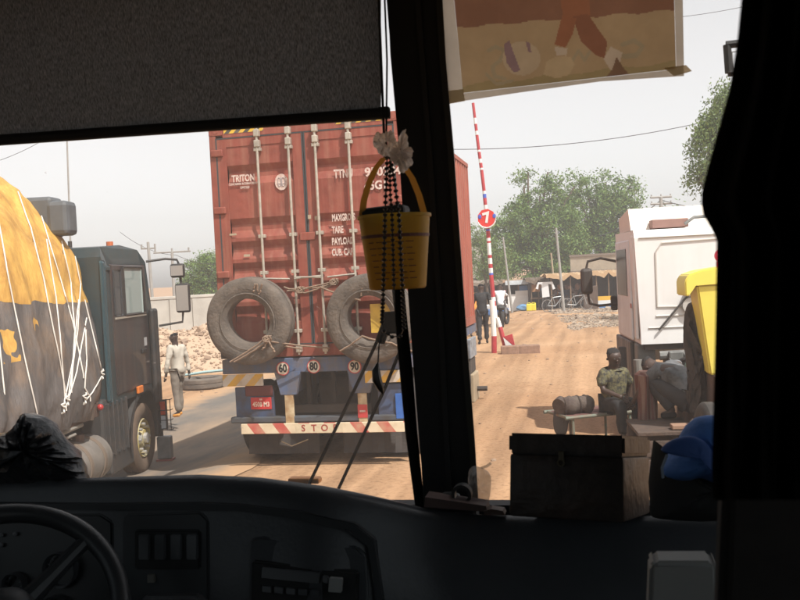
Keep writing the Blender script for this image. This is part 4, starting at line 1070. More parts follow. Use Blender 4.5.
def person(label, loc, rz, J, shirt, trousers, k=1.0, hair=True, sleeve='short', shoes=None, group=None, trouser_end=1.0, cap=None):
    """J: joints in local metres, y forward"""
    t = thing('person', label, 'person', loc, rz, group)
    neck, head, pel, chest = J['neck'], J['head'], J['pelvis'], J['chest']
    up = (head - neck).normalized(); fw = J.get('face', V(0, 1, 0)).normalized()
    ch = []
    ch.append([(pel, .115 * k), (pel.lerp(chest, .5), .11 * k), (chest, .125 * k), (neck, .066 * k), (neck.lerp(head, .45), .066 * k), (head - up * .03 * k + fw * .012 * k, .088 * k), (head + up * .04 * k, .100 * k), (head + up * .09 * k, .07 * k)])
    for s in ('l', 'r'):
        sh, el, wr, hip, kn, an, toe = (J[x + s] for x in ('sh', 'el', 'wr', 'hip', 'kn', 'an', 'toe'))
        hd = (wr - el).normalized()
        ch.append([(chest, .125 * k), (sh, .055 * k), (sh.lerp(el, .5), .046 * k), (el, .038 * k), (wr, .027 * k), (wr + hd * .07 * k, .034 * k)])
        ch.append([(pel, .115 * k), (hip, .085 * k), (hip.lerp(kn, .5), .075 * k), (kn, .055 * k), (kn.lerp(an, .35), .052 * k), (an, .035 * k), (toe, .028 * k)])
        for f in hand_fingers(wr + hd * .03 * k, hd, hd.cross(fw).normalized() if hd.cross(fw).length > .1 else V(1, 0, 0), k): ch.append(f)
    side = up.cross(fw).normalized()
    ch.append([(head + fw * .08 * k - up * .005, .012 * k), (head + fw * .105 * k - up * .02 * k, .016 * k)])
    for s in (-1, 1): ch.append([(head + side * s * .082 * k + up * .012 * k, .016 * k), (head + side * s * .088 * k - up * .02 * k, .012 * k)])
    skin('body', ch, skinm, t, 1)
    mb = MB()
    for s in (-1, 1): mb.ball(head + fw * .083 * k + side * s * .032 * k + up * .015 * k, .011 * k, sub=1)
    mb.build('eyes', mat('eye_white', (.07, .06, .055), .6), t)
    mb = MB(); mb.ball(head + fw * .088 * k - up * .045 * k, .022 * k, (1, .35, .3), sub=1); mb.build('mouth', mat('lip', (.10, .035, .03), .5), t)
    if hair:
        hh = [[(head + up * .03 * k - fw * .026 * k, .098 * k), (head + up * .07 * k - fw * .014 * k, .094 * k), (head + up * .108 * k - fw * .005 * k, .062 * k)]]
        skin('hair' if not cap else 'cap', hh, cap or hairm, t, 1)
    # shirt
    ss = [[(pel + (chest - pel) * -.34, .172 * k), (pel + (chest - pel) * .1, .160 * k), (pel.lerp(chest, .55), .145 * k), (chest, .155 * k), (chest.lerp(neck, .75), .095 * k)]]
    for s in ('l', 'r'):
        sh, el, wr = J['sh' + s], J['el' + s], J['wr' + s]
        e = [(chest, .155 * k), (sh, .075 * k), (sh.lerp(el, .5), .068 * k), (sh.lerp(el, .85), .066 * k)]
        if sleeve == 'long': e = [(chest, .155 * k), (sh, .075 * k), (sh.lerp(el, .5), .064 * k), (el, .056 * k), (wr, .046 * k)]
        ss.append(e)
    crease(skin('shirt', ss, shirt, t, 2), .065 * k)
    # trousers
    tt = [[(pel, .122 * k)]]
    for s in ('l', 'r'):
        hip, kn, an = J['hip' + s], J['kn' + s], J['an' + s]
        tt.append([(pel, .122 * k), (hip, .100 * k), (hip.lerp(kn, .5), .092 * k), (kn, .075 * k), (kn.lerp(an, .5), .072 * k), (kn.lerp(an, .94 * trouser_end), .068 * k)])
    crease(skin('trousers', tt, trousers, t, 2), .035 * k)
    for s in ('l', 'r'):
        skin('shoe', [[(J['an' + s] + V(0, -.03, -.035) * k, .042 * k), (J['toe' + s] + V(0, 0, -.005) * k, .038 * k)]], shoes or hairm, t, 1)
    return t
def standing(k=1.0, stride=0.0, arm=0.1, lean=0.0):
    J = dict(pelvis=V(0, 0, .95), chest=V(0, .02 + lean, 1.28), neck=V(0, .02 + lean, 1.48), head=V(0, .045 + lean, 1.595), face=V(0, 1, 0))
    for s, q in (('l', -1), ('r', 1)):
        st = stride * q
        J['sh' + s] = V(.18 * q, lean, 1.42); J['el' + s] = V(.26 * q, -.02 - st * .4, 1.14); J['wr' + s] = V(.28 * q, .06 - st * .8 + arm, .90)
        J['hip' + s] = V(.09 * q, 0, .90); J['kn' + s] = V(.10 * q, .03 + st * .6, .50); J['an' + s] = V(.11 * q, st, .09); J['toe' + s] = V(.13 * q, st + .15, .035)
    return {a: v * k if a != 'face' else v for a, v in J.items()}
checks = mat('shirt_dark', (.02, .02, .022), .8)
# man in pale shirt beside the green lorry, facing left and away
q = at(173.5, 300, 17.0); zz = gz(q.x, q.y); zft = at(177, 417, 17.0).z
J = standing(.90, .07, -.06)
J['face'] = V(-.2, 1, 0)
person('young man in a pale loose shirt and grey trousers standing beside the green lorry', (q.x, q.y, zft), R(75), J, mat('shirt_pale', (.62, .56, .47), .8, var=.12, vscale=6), mat('trousers_grey', (.26, .22, .18), .85, var=.2), .90, sleeve='long', shoes=mat('sandal_orange', (.7, .3, .05), .6))
# figure in black walking near the barrier
q = at(483, 331, 27.5); zft = gz(q.x, q.y)
person('person in dark clothes walking away beside the red container, near the barrier', (q.x, q.y, zft), R(10), standing(1.04, .14, 0), mat('cloth_black', (.018, .018, .02), .8), mat('cloth_black_2', (.022, .022, .025), .8), 1.04, sleeve='long')
q = at(473.5, 322, 31); person('person in an orange top partly hidden behind the corner of the red container', (q.x, q.y, gz(q.x, q.y)), R(-160), standing(.98, .05), mat('cloth_orange', (.75, .3, .06), .8), mat('cloth_brown', (.12, .07, .05), .8), .98)
q = at(503, 305, 55); person('distant person in a pinkish top walking in front of the stalls', (q.x, q.y, gz(q.x, q.y)), R(150), standing(1.0, .1), mat('cloth_pink', (.6, .2, .2), .8), mat('cloth_grey', (.3, .28, .26), .8), 1.0)
q = at(545, 301, 56); person('distant person in dark blue sitting-height behind the wooden stall table', (q.x, q.y, gz(q.x, q.y)), R(170), standing(.95, .02), mat('cloth_navy', (.05, .07, .12), .8), mat('cloth_grey2', (.12, .12, .13), .8), .95)
# seated man on the low bench: faces towards us and right, leaning on his arm
def seated(k, lean=.05):
    J = dict(pelvis=V(0, 0, .10), chest=V(0, lean, .42), neck=V(0, lean + .03, .62), head=V(.02, lean + .07, .75), face=V(.1, 1, -.25))
    for s, q_ in (('l', -1), ('r', 1)):
        J['sh' + s] = V(.18 * q_, lean, .55); J['hip' + s] = V(.09 * q_, .02, .10); J['kn' + s] = V(.13 * q_, .42, .12); J['an' + s] = V(.12 * q_, .45, -.30); J['toe' + s] = V(.13 * q_, .6, -.36)
    J['ell'] = V(-.28, -.02, .3); J['wrl'] = V(-.26, -.06, .07)
    J['elr'] = V(.23, .14, .32); J['wrr'] = V(.12, .34, .25)
    return {a: v * k if a != 'face' else v for a, v in J.items()}
q = at(613, 410, 11.4)
pat = mat('shirt_pattern', (.16, .14, .06), .8, col2=(.025, .025, .025), vscale=26, detail=2)
person('bearded man in a yellow-speckled dark shirt sitting on the low green bench', (q.x, q.y, q.z), R(-150), seated(.87), pat, mat('trousers_black', (.012, .011, .011), .8), 1.0)
BZ = q.z - .04
# crouching man behind the cab, back bent, seen from behind-left
def crouch(k):
    J = dict(pelvis=V(0, -.12, .22), chest=V(0, .10, .46), neck=V(0, .26, .50), head=V(0, .37, .52), face=V(0, .8, -.8))
    for s, q_ in (('l', -1), ('r', 1)):
        J['sh' + s] = V(.18 * q_, .16, .54); J['el' + s] = V(.24 * q_, .32, .34); J['wr' + s] = V(.16 * q_, .48, .18)
        J['hip' + s] = V(.10 * q_, -.08, .20); J['kn' + s] = V(.20 * q_, .26, .40); J['an' + s] = V(.14 * q_, .02, .09); J['toe' + s] = V(.16 * q_, .17, .035)
    return {a: v * k if a != 'face' else v for a, v in J.items()}
q = at(684, 418, 10.6)
DZ = q.z
person('man in a light grey shirt crouching behind the white cab and bending over his work', (q.x, q.y, q.z), R(52), crouch(1.10), mat('shirt_grey', (.19, .20, .21), .8, col2=(.045, .045, .047), vscale=5), mat('trousers_dusk', (.05, .045, .045), .85, var=.3), 1.12)
# ------------------------------------------------------------------ bench with bundle, crutch, platform
p0 = at(569, 416, 11.2); p1 = at(634, 413, 11.45)
d = p1 - p0; L = Vector((d.x, d.y, 0)).length
bn = thing('low_bench', 'low iron bed-frame bench with green rails beside the white lorry', 'bench', (p0.x, p0.y, 0), math.atan2(d.y, d.x))
gr = mat('rail_green', (.13, .2, .16), .6, col2=(.2, .12, .08), vscale=8)
mb = MB()
for y in (0, .6): mb.tube([(-.05, y, BZ), (L + .02, y, BZ)], .022, 8)
mb.tube([(0, 0, BZ), (0, .6, BZ)], .02, 8); mb.tube([(L, 0, BZ), (L, .6, BZ)], .02, 8); mb.build('frame', gr, bn, smooth=True)
MB().box((.0, .02, BZ - .015), (L, .58, BZ + .015), bev=.01).build('seat', mat('bench_maroon', (.16, .07, .06), .8, var=.3, vscale=7), bn)
for x, y in ((.06, .02), (.3, .58), (L - .05, .02), (L - .08, .58)):
    MB().tube([(x, y, .0 - .02), (x, y, BZ)], .018, 8).build('leg', gr, bn, smooth=True)
mb = MB(); mb.tube([(.06, .02, .14), (L - .05, .02, .14)], .015, 6); mb.build('lower_rail', mat('rail_brown', (.2, .08, .06), .7), bn)
bd = thing('cloth_bundle', 'dark rolled bundle lying on the left end of the low bench', 'bundle', (p0.x, p0.y, BZ), math.atan2(d.y, d.x))
mb = MB(); path = []; rad = []
for k in range(15):
    u = k / 14; path.append((-.02 + .42 * u, .22 + .02 * math.sin(k), .115 + .008 * math.sin(k * 2))); rad.append(.11 * (1 + .08 * math.sin(k * 1.7)) * (1 if 0 < k < 14 else .9))
mb.tube(path, rad, 18)
mb.build('roll', mat('bundle_brown', (.06, .04, .035), .9, col2=(.11, .085, .07), vscale=9, bump=.4), bd, smooth=True)
mb = MB()
for k in range(4): mb.torus((.03 + .10 * k, .22, .115), 'x', .12, [(.112, -.008), (.122, 0), (.112, .008)], 20, closed=False)
mb.build('fold', mat('bundle_brown', (.10, .065, .055)), bd, smooth=True)
mb = MB(); puff(mb, [at(x, y, 11.55) for x, y in ((556, 404), (562, 398), (571, 397), (578, 402), (574, 412), (568, 424), (566, 434), (556, 434), (553, 420))], F0, .09, .01, 31)
o = mb.build('grey_cloth', mat('cloth_grey_dark', (.09, .08, .075), .9, var=.3), smooth=True); tag(o, 'dark grey cloth draped over the left end of the bench behind the bundle', 'cloth')
st_ = MB().ball((0, 0, .1), .16, (1.3, .9, .6), 2, .4).build('stone', mat('stone_pinkish', (.35, .22, .17), .9, var=.3, bump=.3), smooth=True)
q = at(548, 431, 11.4); st_.location = (q.x, q.y, gz(q.x, q.y)); tag(st_, 'rough brown stone on the ground left of the bench leg', 'stone')
# striped cloth
mb = MB()
c = at(646, 395, 10.75)
rows = []
for j in range(15):
    z = c.z + .28 - .62 * j / 14; row = []
    for i in range(25):
        a = i / 24 * 2 * math.pi; rr = .12 + .02 * math.sin(a * 3 + j * .2) + .01 * math.sin(a * 7)
        if j == 0: rr *= .6
        row.append((c.x + rr * math.cos(a) * .9, c.y + rr * math.sin(a) * 1.3, z))
    rows.append(row)
v = mb.grid(rows); mb.cap(v[0])
o = mb.build('striped_blanket', stripes('blanket', (.10, .03, .022), (.18, .11, .085), .05, (1, .5, 0), dirt=(.12, .06, .05)), smooth=True); tag(o, 'red and brown striped blanket hanging beside the crouching man', 'blanket')
# platform
q = at(690, 428, 10.2)
pf = thing('wooden_crate', 'dark worn wooden crate the crouching man works on, right of the bench', 'crate', (q.x, q.y, 0), R(6))
mb = MB()
ww = .62
for k in range(5): mb.box((-ww, -.42 + k * .19, DZ - .045), (ww, -.25 + k * .19, DZ - .005), bev=.006)
wc = mat('crate_wood', (.10, .065, .048), .85, col2=(.07, .05, .04), vscale=8, bump=.3)
mb.build('top', wc, pf)
for sy in (-.41, .5):
    mb = MB()
    for k in range(2): mb.box((-ww, sy - .012, .04 + k * .2), (ww, sy + .012, .04 + k * .2 + .17), bev=.005)
    mb.build('side_board', wc, pf)
for x in (-ww + .04, ww - .04):
    for y in (-.37, .46): MB().box((x - .03, y - .03, -.02), (x + .03, y + .03, DZ - .05)).build('leg', wc, pf)
MB().box((-.25, -.35, DZ + .0), (.12, -.2, DZ + .05), bev=.01).build('x', mat('plank_tan', (.3, .18, .12), .8)).name = 'wood_block'
o = bpy.data.objects['wood_block']; o.location = pf.location; o.rotation_euler = pf.rotation_euler; tag(o, 'flat tan block of wood lying on top of the dark crate', 'block')
# dark sack and yellow bin on the lorry's frame
mb = MB(); dS = 10.1
puff(mb, [at(x, y, dS) for x, y in ((690, 303), (700, 302), (712, 310), (716, 345), (716, 380), (712, 415), (694, 417), (688, 400), (688, 370), (684, 345), (684, 320))], F0, .16, .10, 3)
o = mb.build('dark_sack', mat('sack_dark', (.022, .019, .018), .85, col2=(.055, .045, .04), vscale=9, bump=1, bscale=7), smooth=True); tag(o, 'tall lumpy dark sack standing between the crouching man and the yellow bin', 'sack')
q0 = at(716, 375, 9.7)
yb = thing('yellow_bin', 'tall yellow plastic bin with overhanging lid and red ring handle behind the white cab', 'bin', (q0.x, q0.y, q0.z), R(6))
ym = mat('bin_yellow', (.82, .69, .12), .45, var=.12, vscale=3)
s_ = 9.7 / FPX
mb = MB()
def rect(x0, x1, y0, y1, z): return [(x0, y0, z), (x1, y0, z), (x1, y1, z), (x0, y1, z)]
v = [mb.ring(rect(-.06, .34, .0, .3, .0)), mb.ring(rect(-.17, .46, -.05, .38, .95))]
mb.bridge(v[0], v[1]); mb.cap(v[0]); mb.cap(v[1]); bmesh.ops.bevel(mb.bm, geom=list(mb.bm.edges), offset=.02, segments=2, affect='EDGES')
mb.build('body', ym, yb, smooth=True)
mb = MB(); pl_ = [(-.29, .84), (-.29, 1.0), (-.25, 1.06), (-.12, 1.10), (.5, 1.17), (.5, .955), (-.19, .955), (-.24, .84)]
mb.prism([(x, -.08, z) for x, z in pl_], (0, .48, 0)); bmesh.ops.bevel(mb.bm, geom=list(mb.bm.edges), offset=.012, segments=2, affect='EDGES'); mb.build('lid', ym, yb, smooth=True)
mb = MB(); c_ = (.10, -.02, 1.24)
mb.torus(c_, 'y', .06, [(.042, -.015), (.07, -.015), (.07, .015), (.042, .015)], 20); mb.box((.05, -.03, 1.1), (.15, .0, 1.18)); mb.build('ring_handle', mat('handle_red', (.55, .03, .06), .4), yb, smooth=True)
# stack under the bin
q1 = at(722, 400, 9.85)
o = thing('wooden_box', 'dark battered box under the yellow bin, mostly hidden by the curtain', 'box', (q1.x, q1.y, DZ), R(6))
mb = MB(); mb.box((-.12, -.25, 0), (.6, .35, q0.z - DZ - .003), bev=.02); mb.build('box_body', mat('box_dark', (.07, .05, .045), .85, col2=(.12, .07, .05), vscale=5), o)
MB().tube([(-.16, -.3, .0), (.1, -.3, q0.z - DZ + .1)], .02, 6).build('red_strap', mat('strap_red', (.4, .07, .05), .6), o)
o = MB().box((-.1, -.02, -.02), (.1, .02, .02)).build('x', dark); bpy.data.objects.remove(o)

# ------------------------------------------------------------------ market stalls
wood = mat('stall_wood', (.25, .17, .11), .85, var=.4, vscale=4)
def stall(name, label, px0, px1, pyt, pyb, d, roofm, wallm, depth=2.0, roof_over=.3, open_front=True, kind='flat'):
    a = at(px0, pyb, d); b_ = at(px1, pyb, d); g_ = gz((a.x + b_.x) / 2, a.y)
    L = (b_ - a).length; h = at(px0, pyt, d).z - g_
    t = thing(name, label, 'stall', (a.x, a.y, g_), math.atan2(b_.y - a.y, b_.x - a.x))
    for x in (0.05, L * .5, L - .05):
        for y in (0, depth): MB().tube([(x, y, -.1), (x + .03, y, h)], .04, 6).build('post', wood, t)
    mb = MB(); rows = []
    for j in range(7):
        rows.append([(-roof_over + (L + 2 * roof_over) * i / 14, -roof_over + (depth + 2 * roof_over) * j / 6, h + .05 + .10 * math.sin(i * 1.1 + j) * (kind != 'flat') + .02 * math.sin(i * 2.1)) for i in range(15)])
    mb.grid(rows); mb.grid([[(x, y, z - .05) for x, y, z in r_] for r_ in rows])
    e0 = rows[0]; mb.grid([e0, [(x, y - .01, z - (.14 if kind == 'flat' else .16 + .12 * abs(math.sin(i * .9)))) for i, (x, y, z) in enumerate(e0)]])
    mb.build('roof', roofm, t)
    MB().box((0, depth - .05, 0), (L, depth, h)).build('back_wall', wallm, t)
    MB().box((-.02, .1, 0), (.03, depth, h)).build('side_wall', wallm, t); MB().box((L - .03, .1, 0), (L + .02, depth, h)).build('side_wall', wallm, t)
    return t, L, h
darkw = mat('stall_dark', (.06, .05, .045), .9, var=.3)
whitew = mat('stall_white', (.82, .82, .80), .7, var=.1)
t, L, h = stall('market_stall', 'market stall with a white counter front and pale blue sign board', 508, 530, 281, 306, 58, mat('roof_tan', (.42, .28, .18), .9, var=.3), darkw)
MB().box((.0, -.05, .0), (L, .0, h * .55), bev=.01).build('counter', whitew, t)
MB().box((-.15, -.42, h - .25), (L + .15, -.37, h + .02)).build('sign_board', mat('sign_pale', (.62, .68, .72), .6, var=.3, vscale=3), t)
MB().box((L * .5, .0, h * .55), (L * .98, .05, h * .82)).build('blue_panel', mat('panel_blue_bright', (.08, .18, .38), .6), t)
MB().box((L * .35, -.08, h * .5), (L * .95, -.05, h * .66)).build('counter_top', mat('counter_cream', (.75, .73, .7), .7), t)
t, L, h = stall('market_stall', 'narrow wooden market stall between the white stall and the bicycles', 531, 547, 280, 307, 57, mat('roof_thatch', (.2, .15, .11), .95, var=.4), darkw, kind='t')
MB().box((.1, -.06, h * .6), (L * .9, .0, h * .85)).build('shelf_board', mat('board_orange_brown', (.4, .2, .09), .8), t)
MB().box((.0, -.05, h * .35), (L, .0, h * .41)).build('table', wood, t)
t2, L, h = stall('market_stall', 'wide dark stall under a sagging orange cloth awning behind parked bicycles', 551, 591, 276, 305, 55, mat('awning_orange', (.52, .35, .2), .85, var=.25, vscale=1), darkw, kind='s', roof_over=.25)
MB().box((.2, 1.6, .4), (L * .6, 1.66, 1.1)).build('blue_cloth', mat('cloth_blue_dull', (.06, .1, .2), .85, var=.5, vscale=3), t2)
mb = MB()
rng = random.Random(21)
for k in range(16): x = rng.uniform(.2, L - .2); mb.ball((x, rng.uniform(.4, 1.4), rng.uniform(.3, 1.3)), rng.uniform(.1, .22), (1, 1, 1.2), 1, .3)
mb.build('goods', mat('goods', (.3, .14, .06), .8, col2=(.04, .04, .05), island=True), t2)
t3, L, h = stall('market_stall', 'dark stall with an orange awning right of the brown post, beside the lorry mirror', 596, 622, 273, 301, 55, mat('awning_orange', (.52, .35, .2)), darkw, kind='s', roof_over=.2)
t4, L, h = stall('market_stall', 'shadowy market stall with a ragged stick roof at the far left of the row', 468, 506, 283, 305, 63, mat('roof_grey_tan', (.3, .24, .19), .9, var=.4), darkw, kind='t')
# goods and things near the stalls
def small(name, label, cat, px, pyb, d, fn, m):
    q = at(px, pyb, d); z = gz(q.x, q.y); mb = MB(); fn(mb); o = mb.build(name, m); o.location = (q.x, q.y, z); tag(o, label, cat); return o
ylw = mat('jerry_yellow', (.72, .62, .05), .5)
def jerry(mb): mb.box((-.15, -.1, 0), (.15, .1, .42), bev=.04); mb.tube([(-.08, 0, .4), (-.08, 0, .48), (.08, 0, .48), (.08, 0, .4)], .02, 6); mb.tube([(.12, 0, .4), (.12, 0, .47)], .03, 8)
small('jerrycan', 'bright yellow jerrycan at the foot of the wooden stall, left one', 'jerrycan', 529, 307.5, 55, jerry, ylw)
small('jerrycan', 'bright yellow jerrycan at the foot of the wooden stall, right one', 'jerrycan', 533.5, 307.5, 55.2, jerry, ylw)
small('blue_sack', 'blue sack on the ground in front of the white stall counter', 'sack', 523, 306.5, 56, lambda mb: mb.ball((0, 0, .2), .35, (1.2, .8, .6), 2, .3), mat('sack_blue', (.12, .25, .42), .8))
def wh_shirt(mb): mb.prism([(-.35, 0, 0), (-.2, 0, .0), (-.18, 0, -.8), (.25, 0, -.75), (.2, 0, 0), (.4, 0, -.05), (.45, 0, -.35), (.6, 0, -.3), (.45, 0, .12), (-.4, 0, .12), (-.55, 0, -.25), (-.4, 0, -.3)], (0, .06, 0))
o = small('hanging_shirt', 'white shirt hanging from the roof of the wooden stall', 'shirt', 545.5, 300, 55, wh_shirt, mat('cloth_white', (.72, .74, .76), .8)); o.location.z = at(545.5, 284, 55).z
def barrel(mb): pass
cols = [((.75, .4, .04), .0), ((.7, .68, .64), .3), ((.12, .35, .6), .55)]
q = at(602, 303, 53); bs = thing('painted_sign', 'yellow, white and blue striped panel on the ground by the lorry mirror', 'sign', (q.x, q.y, gz(q.x, q.y)))
MB().box((-.65, 0, .02), (.65, .08, .24)).build('stripe', mat('s_blue', (.08, .22, .5), .6), bs); MB().box((-.65, 0, .241), (.65, .08, .45)).build('stripe', mat('s_white', (.7, .75, .78), .6), bs); MB().box((-.65, 0, .451), (.65, .08, .68)).build('stripe', mat('s_yellow', (.75, .45, .05), .6), bs)
q = at(591, 306, 52); o = MB().box((-.4, 0, 0), (.4, .4, 1.3), bev=.03).build('wooden_cupboard', mat('brown_cupboard', (.12, .08, .06), .85, var=.3)); o.location = (q.x, q.y, gz(q.x, q.y)); tag(o, 'brown wooden cupboard between the orange awning stall and the striped panel', 'cupboard')
# bicycles
def bicycle(px, d, rz, lab):
    q = at(px, 303, d); t = thing('bicycle', lab, 'bicycle', (q.x, q.y, gz(q.x, q.y)), rz, group='bicycles parked by the awning')
    fm = mat('bike_frame', (.35, .36, .36), .4, .5); tm = mat('bike_tyre', (.2, .19, .18), .8)
    for x in (-.52, .52):
        mb = MB(); mb.tube([(x + .33 * math.cos(a * math.pi / 12), 0, .34 + .33 * math.sin(a * math.pi / 12)) for a in range(25)], .022, 6)
        for k in range(6): a = k * math.pi / 6; mb.tube([(x - .32 * math.cos(a), 0, .34 - .32 * math.sin(a)), (x + .32 * math.cos(a), 0, .34 + .32 * math.sin(a))], .005, 4)
        mb.build('wheel', tm, t)
    mb = MB()
    for a, b_ in (((-.52, .34), (-.05, .3)), ((-.05, .3), (-.18, .85)), ((-.18, .78), (.36, .82)), ((-.05, .3), (.36, .75)), ((-.52, .34), (-.18, .78)), ((.52, .34), (.36, .98)), ): mb.tube([(a[0], 0, a[1]), (b_[0], 0, b_[1])], .02, 6)
    mb.build('frame', fm, t)
    MB().box((-.3, -.06, .86), (-.06, .06, .92), bev=.02).build('saddle', darkw, t); MB().tube([(.3, -.28, 1.02), (.38, -.1, .98), (.38, .1, .98), (.3, .28, 1.02)], .015, 6).build('handlebar', fm, t)
bicycle(556, 51, .5, 'parked bicycle left of the white pole under the awning')
bicycle(577, 51, .15, 'parked bicycle right of the white pole under the awning')
# beige building wall behind
a = gbase(571, 68); b_ = gbase(700, 66)
zt = at(590, 256, 67).z; bd_ = thing('beige_wall', 'long beige masonry wall behind the stalls, left of the white lorry', 'wall', (a[0], a[1], -.4), math.atan2(b_[1] - a[1], b_[0] - a[0]))
Lw = math.hypot(b_[0] - a[0], b_[1] - a[1]); wmx = mat('beige_render', (.40, .34, .26), .9, var=.2)
MB().box((0, 0, 0), (Lw, .3, zt + .4)).build('panel', wmx, bd_); MB().box((-.05, -.08, zt + .4), (Lw, .38, zt + .55)).build('coping', mat('coping_dark', (.2, .16, .13), .9), bd_)
MB().box((0, -.04, zt - .75), (Lw, -.001, zt - .62)).build('ledge', mat('coping_dark', (.2, .16, .13)), bd_)
# pale building behind the barrier pole, far
a = at(474, 300, 80); o = thing('pale_building', 'pale low building far behind the barrier, between the container and the sparse tree', 'building', (a.x - 1.5, a.y, -.4))
hh = at(474, 240, 80).z + .4
MB().box((-3, 0, 0), (3.1, 4, hh), bev=.02).build('wall', mat('pale_wall', (.55, .52, .46), .85, var=.15), o); MB().box((-3.2, -.2, hh), (3.3, 4.2, hh + .15)).build('roof', mat('roof_grey', (.4, .38, .36), .8), o)
MB().box((1.0, -.02, .0), (2.0, .0, 2.1)).build('door', darkw, o)
# cargo cart near the barrier
q = at(490, 313, 37); pk = thing('cargo_cart', 'small blue and white two-wheeled cart parked behind the striped barrier post', 'cart', (q.x, q.y, gz(q.x, q.y)), R(-12))
MB().box((-.45, .0, .40), (.45, 1.1, .62), bev=.03).build('bed', mat('van_blue', (.1, .22, .5), .5), pk)
MB().box((-.42, .05, .622), (.42, 1.05, .80), bev=.03).build('load_board', mat('van_white', (.75, .74, .72), .4), pk)
for x in (-.5, .5): mb = MB(); mb.torus((x, .55, .32), 'x', .32, tyre_profile(.32, .18, .1), 24); mb.build('wheel', rubd, pk, smooth=True)
MB().tube([(0, 1.1, .5), (0, 1.9, .6)], .03, 6).build('drawbar', dark, pk)

# motorbike with rider in white
q = at(501, 315, 36)
mk = thing('motorcycle', 'small motorcycle ridden by a person in white behind the barrier post', 'motorcycle', (q.x, q.y, gz(q.x, q.y)), R(10))
for y in (-.6, .6): mb = MB(); mb.torus((0, y, .3), 'x', .3, tyre_profile(.3, .2, .1), 28); mb.build('wheel', rubd, mk, smooth=True)
mb = MB(); mb.box((-.1, -.35, .35), (.1, .3, .6), bev=.05); mb.box((-.13, .05, .6), (.13, .45, .82), bev=.06); mb.build('engine_body', dark, mk)
MB().box((-.13, -.6, .68), (.13, .05, .80), bev=.05).build('saddle', mat('black_plastic', (.02, .02, .02)), mk)
mb = MB(); mb.tube([(0, .62, .3), (0, .45, .95)], .04, 8); mb.tube([(-.32, .38, 1.0), (0, .45, .98), (.32, .38, 1.0)], .02, 6); mb.build('handlebar', dark, mk)
J = seated(1.0); 
for s, q_ in (('l', -1), ('r', 1)):
    J['kn' + s] = V(.2 * q_, .32, -.02); J['an' + s] = V(.2 * q_, .1, -.36); J['toe' + s] = V(.2 * q_, .25, -.4); J['el' + s] = V(.28 * q_, .2, .36); J['wr' + s] = V(.28 * q_, .45, .28)
J['face'] = V(0, 1, 0)
person('rider in a white shirt seated on the small motorcycle behind the barrier', mk.matrix_world @ V(0, 0, 0) if False else (q.x, q.y, gz(q.x, q.y) + .78), R(10), J, mat('cloth_white', (.72, .74, .76)), mat('cloth_grey2', (.12, .12, .13)), 1.0)

# ================================================================== the bus we sit in
XLw, XRw = -1.62, 0.95
BUS = thing('bus', 'dark bus interior with dashboard, steering wheel and split windscreen in the foreground', 'bus', (0, 0, 0))
liner = mat('liner_black', (.02, .02, .021), .8)
plast = mat('dash_plastic', (.062, .065, .072), .34, var=.2, vscale=5, bump=.05, bscale=120)
plast2 = mat('dash_plastic_dark', (.028, .03, .033), .5)
rubb = mat('black_rubber', (.012, .012, .012), .7)
mb = MB()
mb.box((XLw - .05, -3.2, 3.12), (XRw + .05, 2.0, 3.17)); mb.build('roof', liner, BUS)
WIN = []
for x0, x1 in ((XLw - .05, XLw), (XRw, XRw + .05)):
    mb = MB(); mb.box((x0, -3.2, .45), (x1, 2.2, 1.80)); mb.box((x0, -3.2, 2.82), (x1, 2.2, 3.119)); mb.box((x0, 1.55, 1.80), (x1, 2.2, 2.82)); mb.box((x0, -3.2, 1.80), (x1, -3.0, 2.82))
    for yy in (-1.5, .05): mb.box((x0, yy, 1.80), (x1, yy + .08, 2.82))
    mb.build('side_wall', liner, BUS)
    for ya, yb2 in ((-3.0, -1.5), (-1.42, .05), (.13, 1.55)): mb = MB(); mb.cap(mb.ring([((x0 + x1) / 2, ya, 1.80), ((x0 + x1) / 2, yb2, 1.80), ((x0 + x1) / 2, yb2, 2.82), ((x0 + x1) / 2, ya, 2.82)])); WIN.append(mb.build('side_window', None, BUS))
MB().box((XLw, -3.25, .9), (XRw, -3.2, 3.119)).build('rear_wall', liner, BUS)
MB().box((XLw, -3.2, .85), (XRw, 2.2, .9)).build('floor', liner, BUS)
MB().box((XLw, 2.12, .45), (XRw, 2.17, 1.76)).build('front_panel', liner, BUS)
MB().box((XLw, 1.80, 3.02), (XRw, 1.97, 3.119)).build('header', liner, BUS)
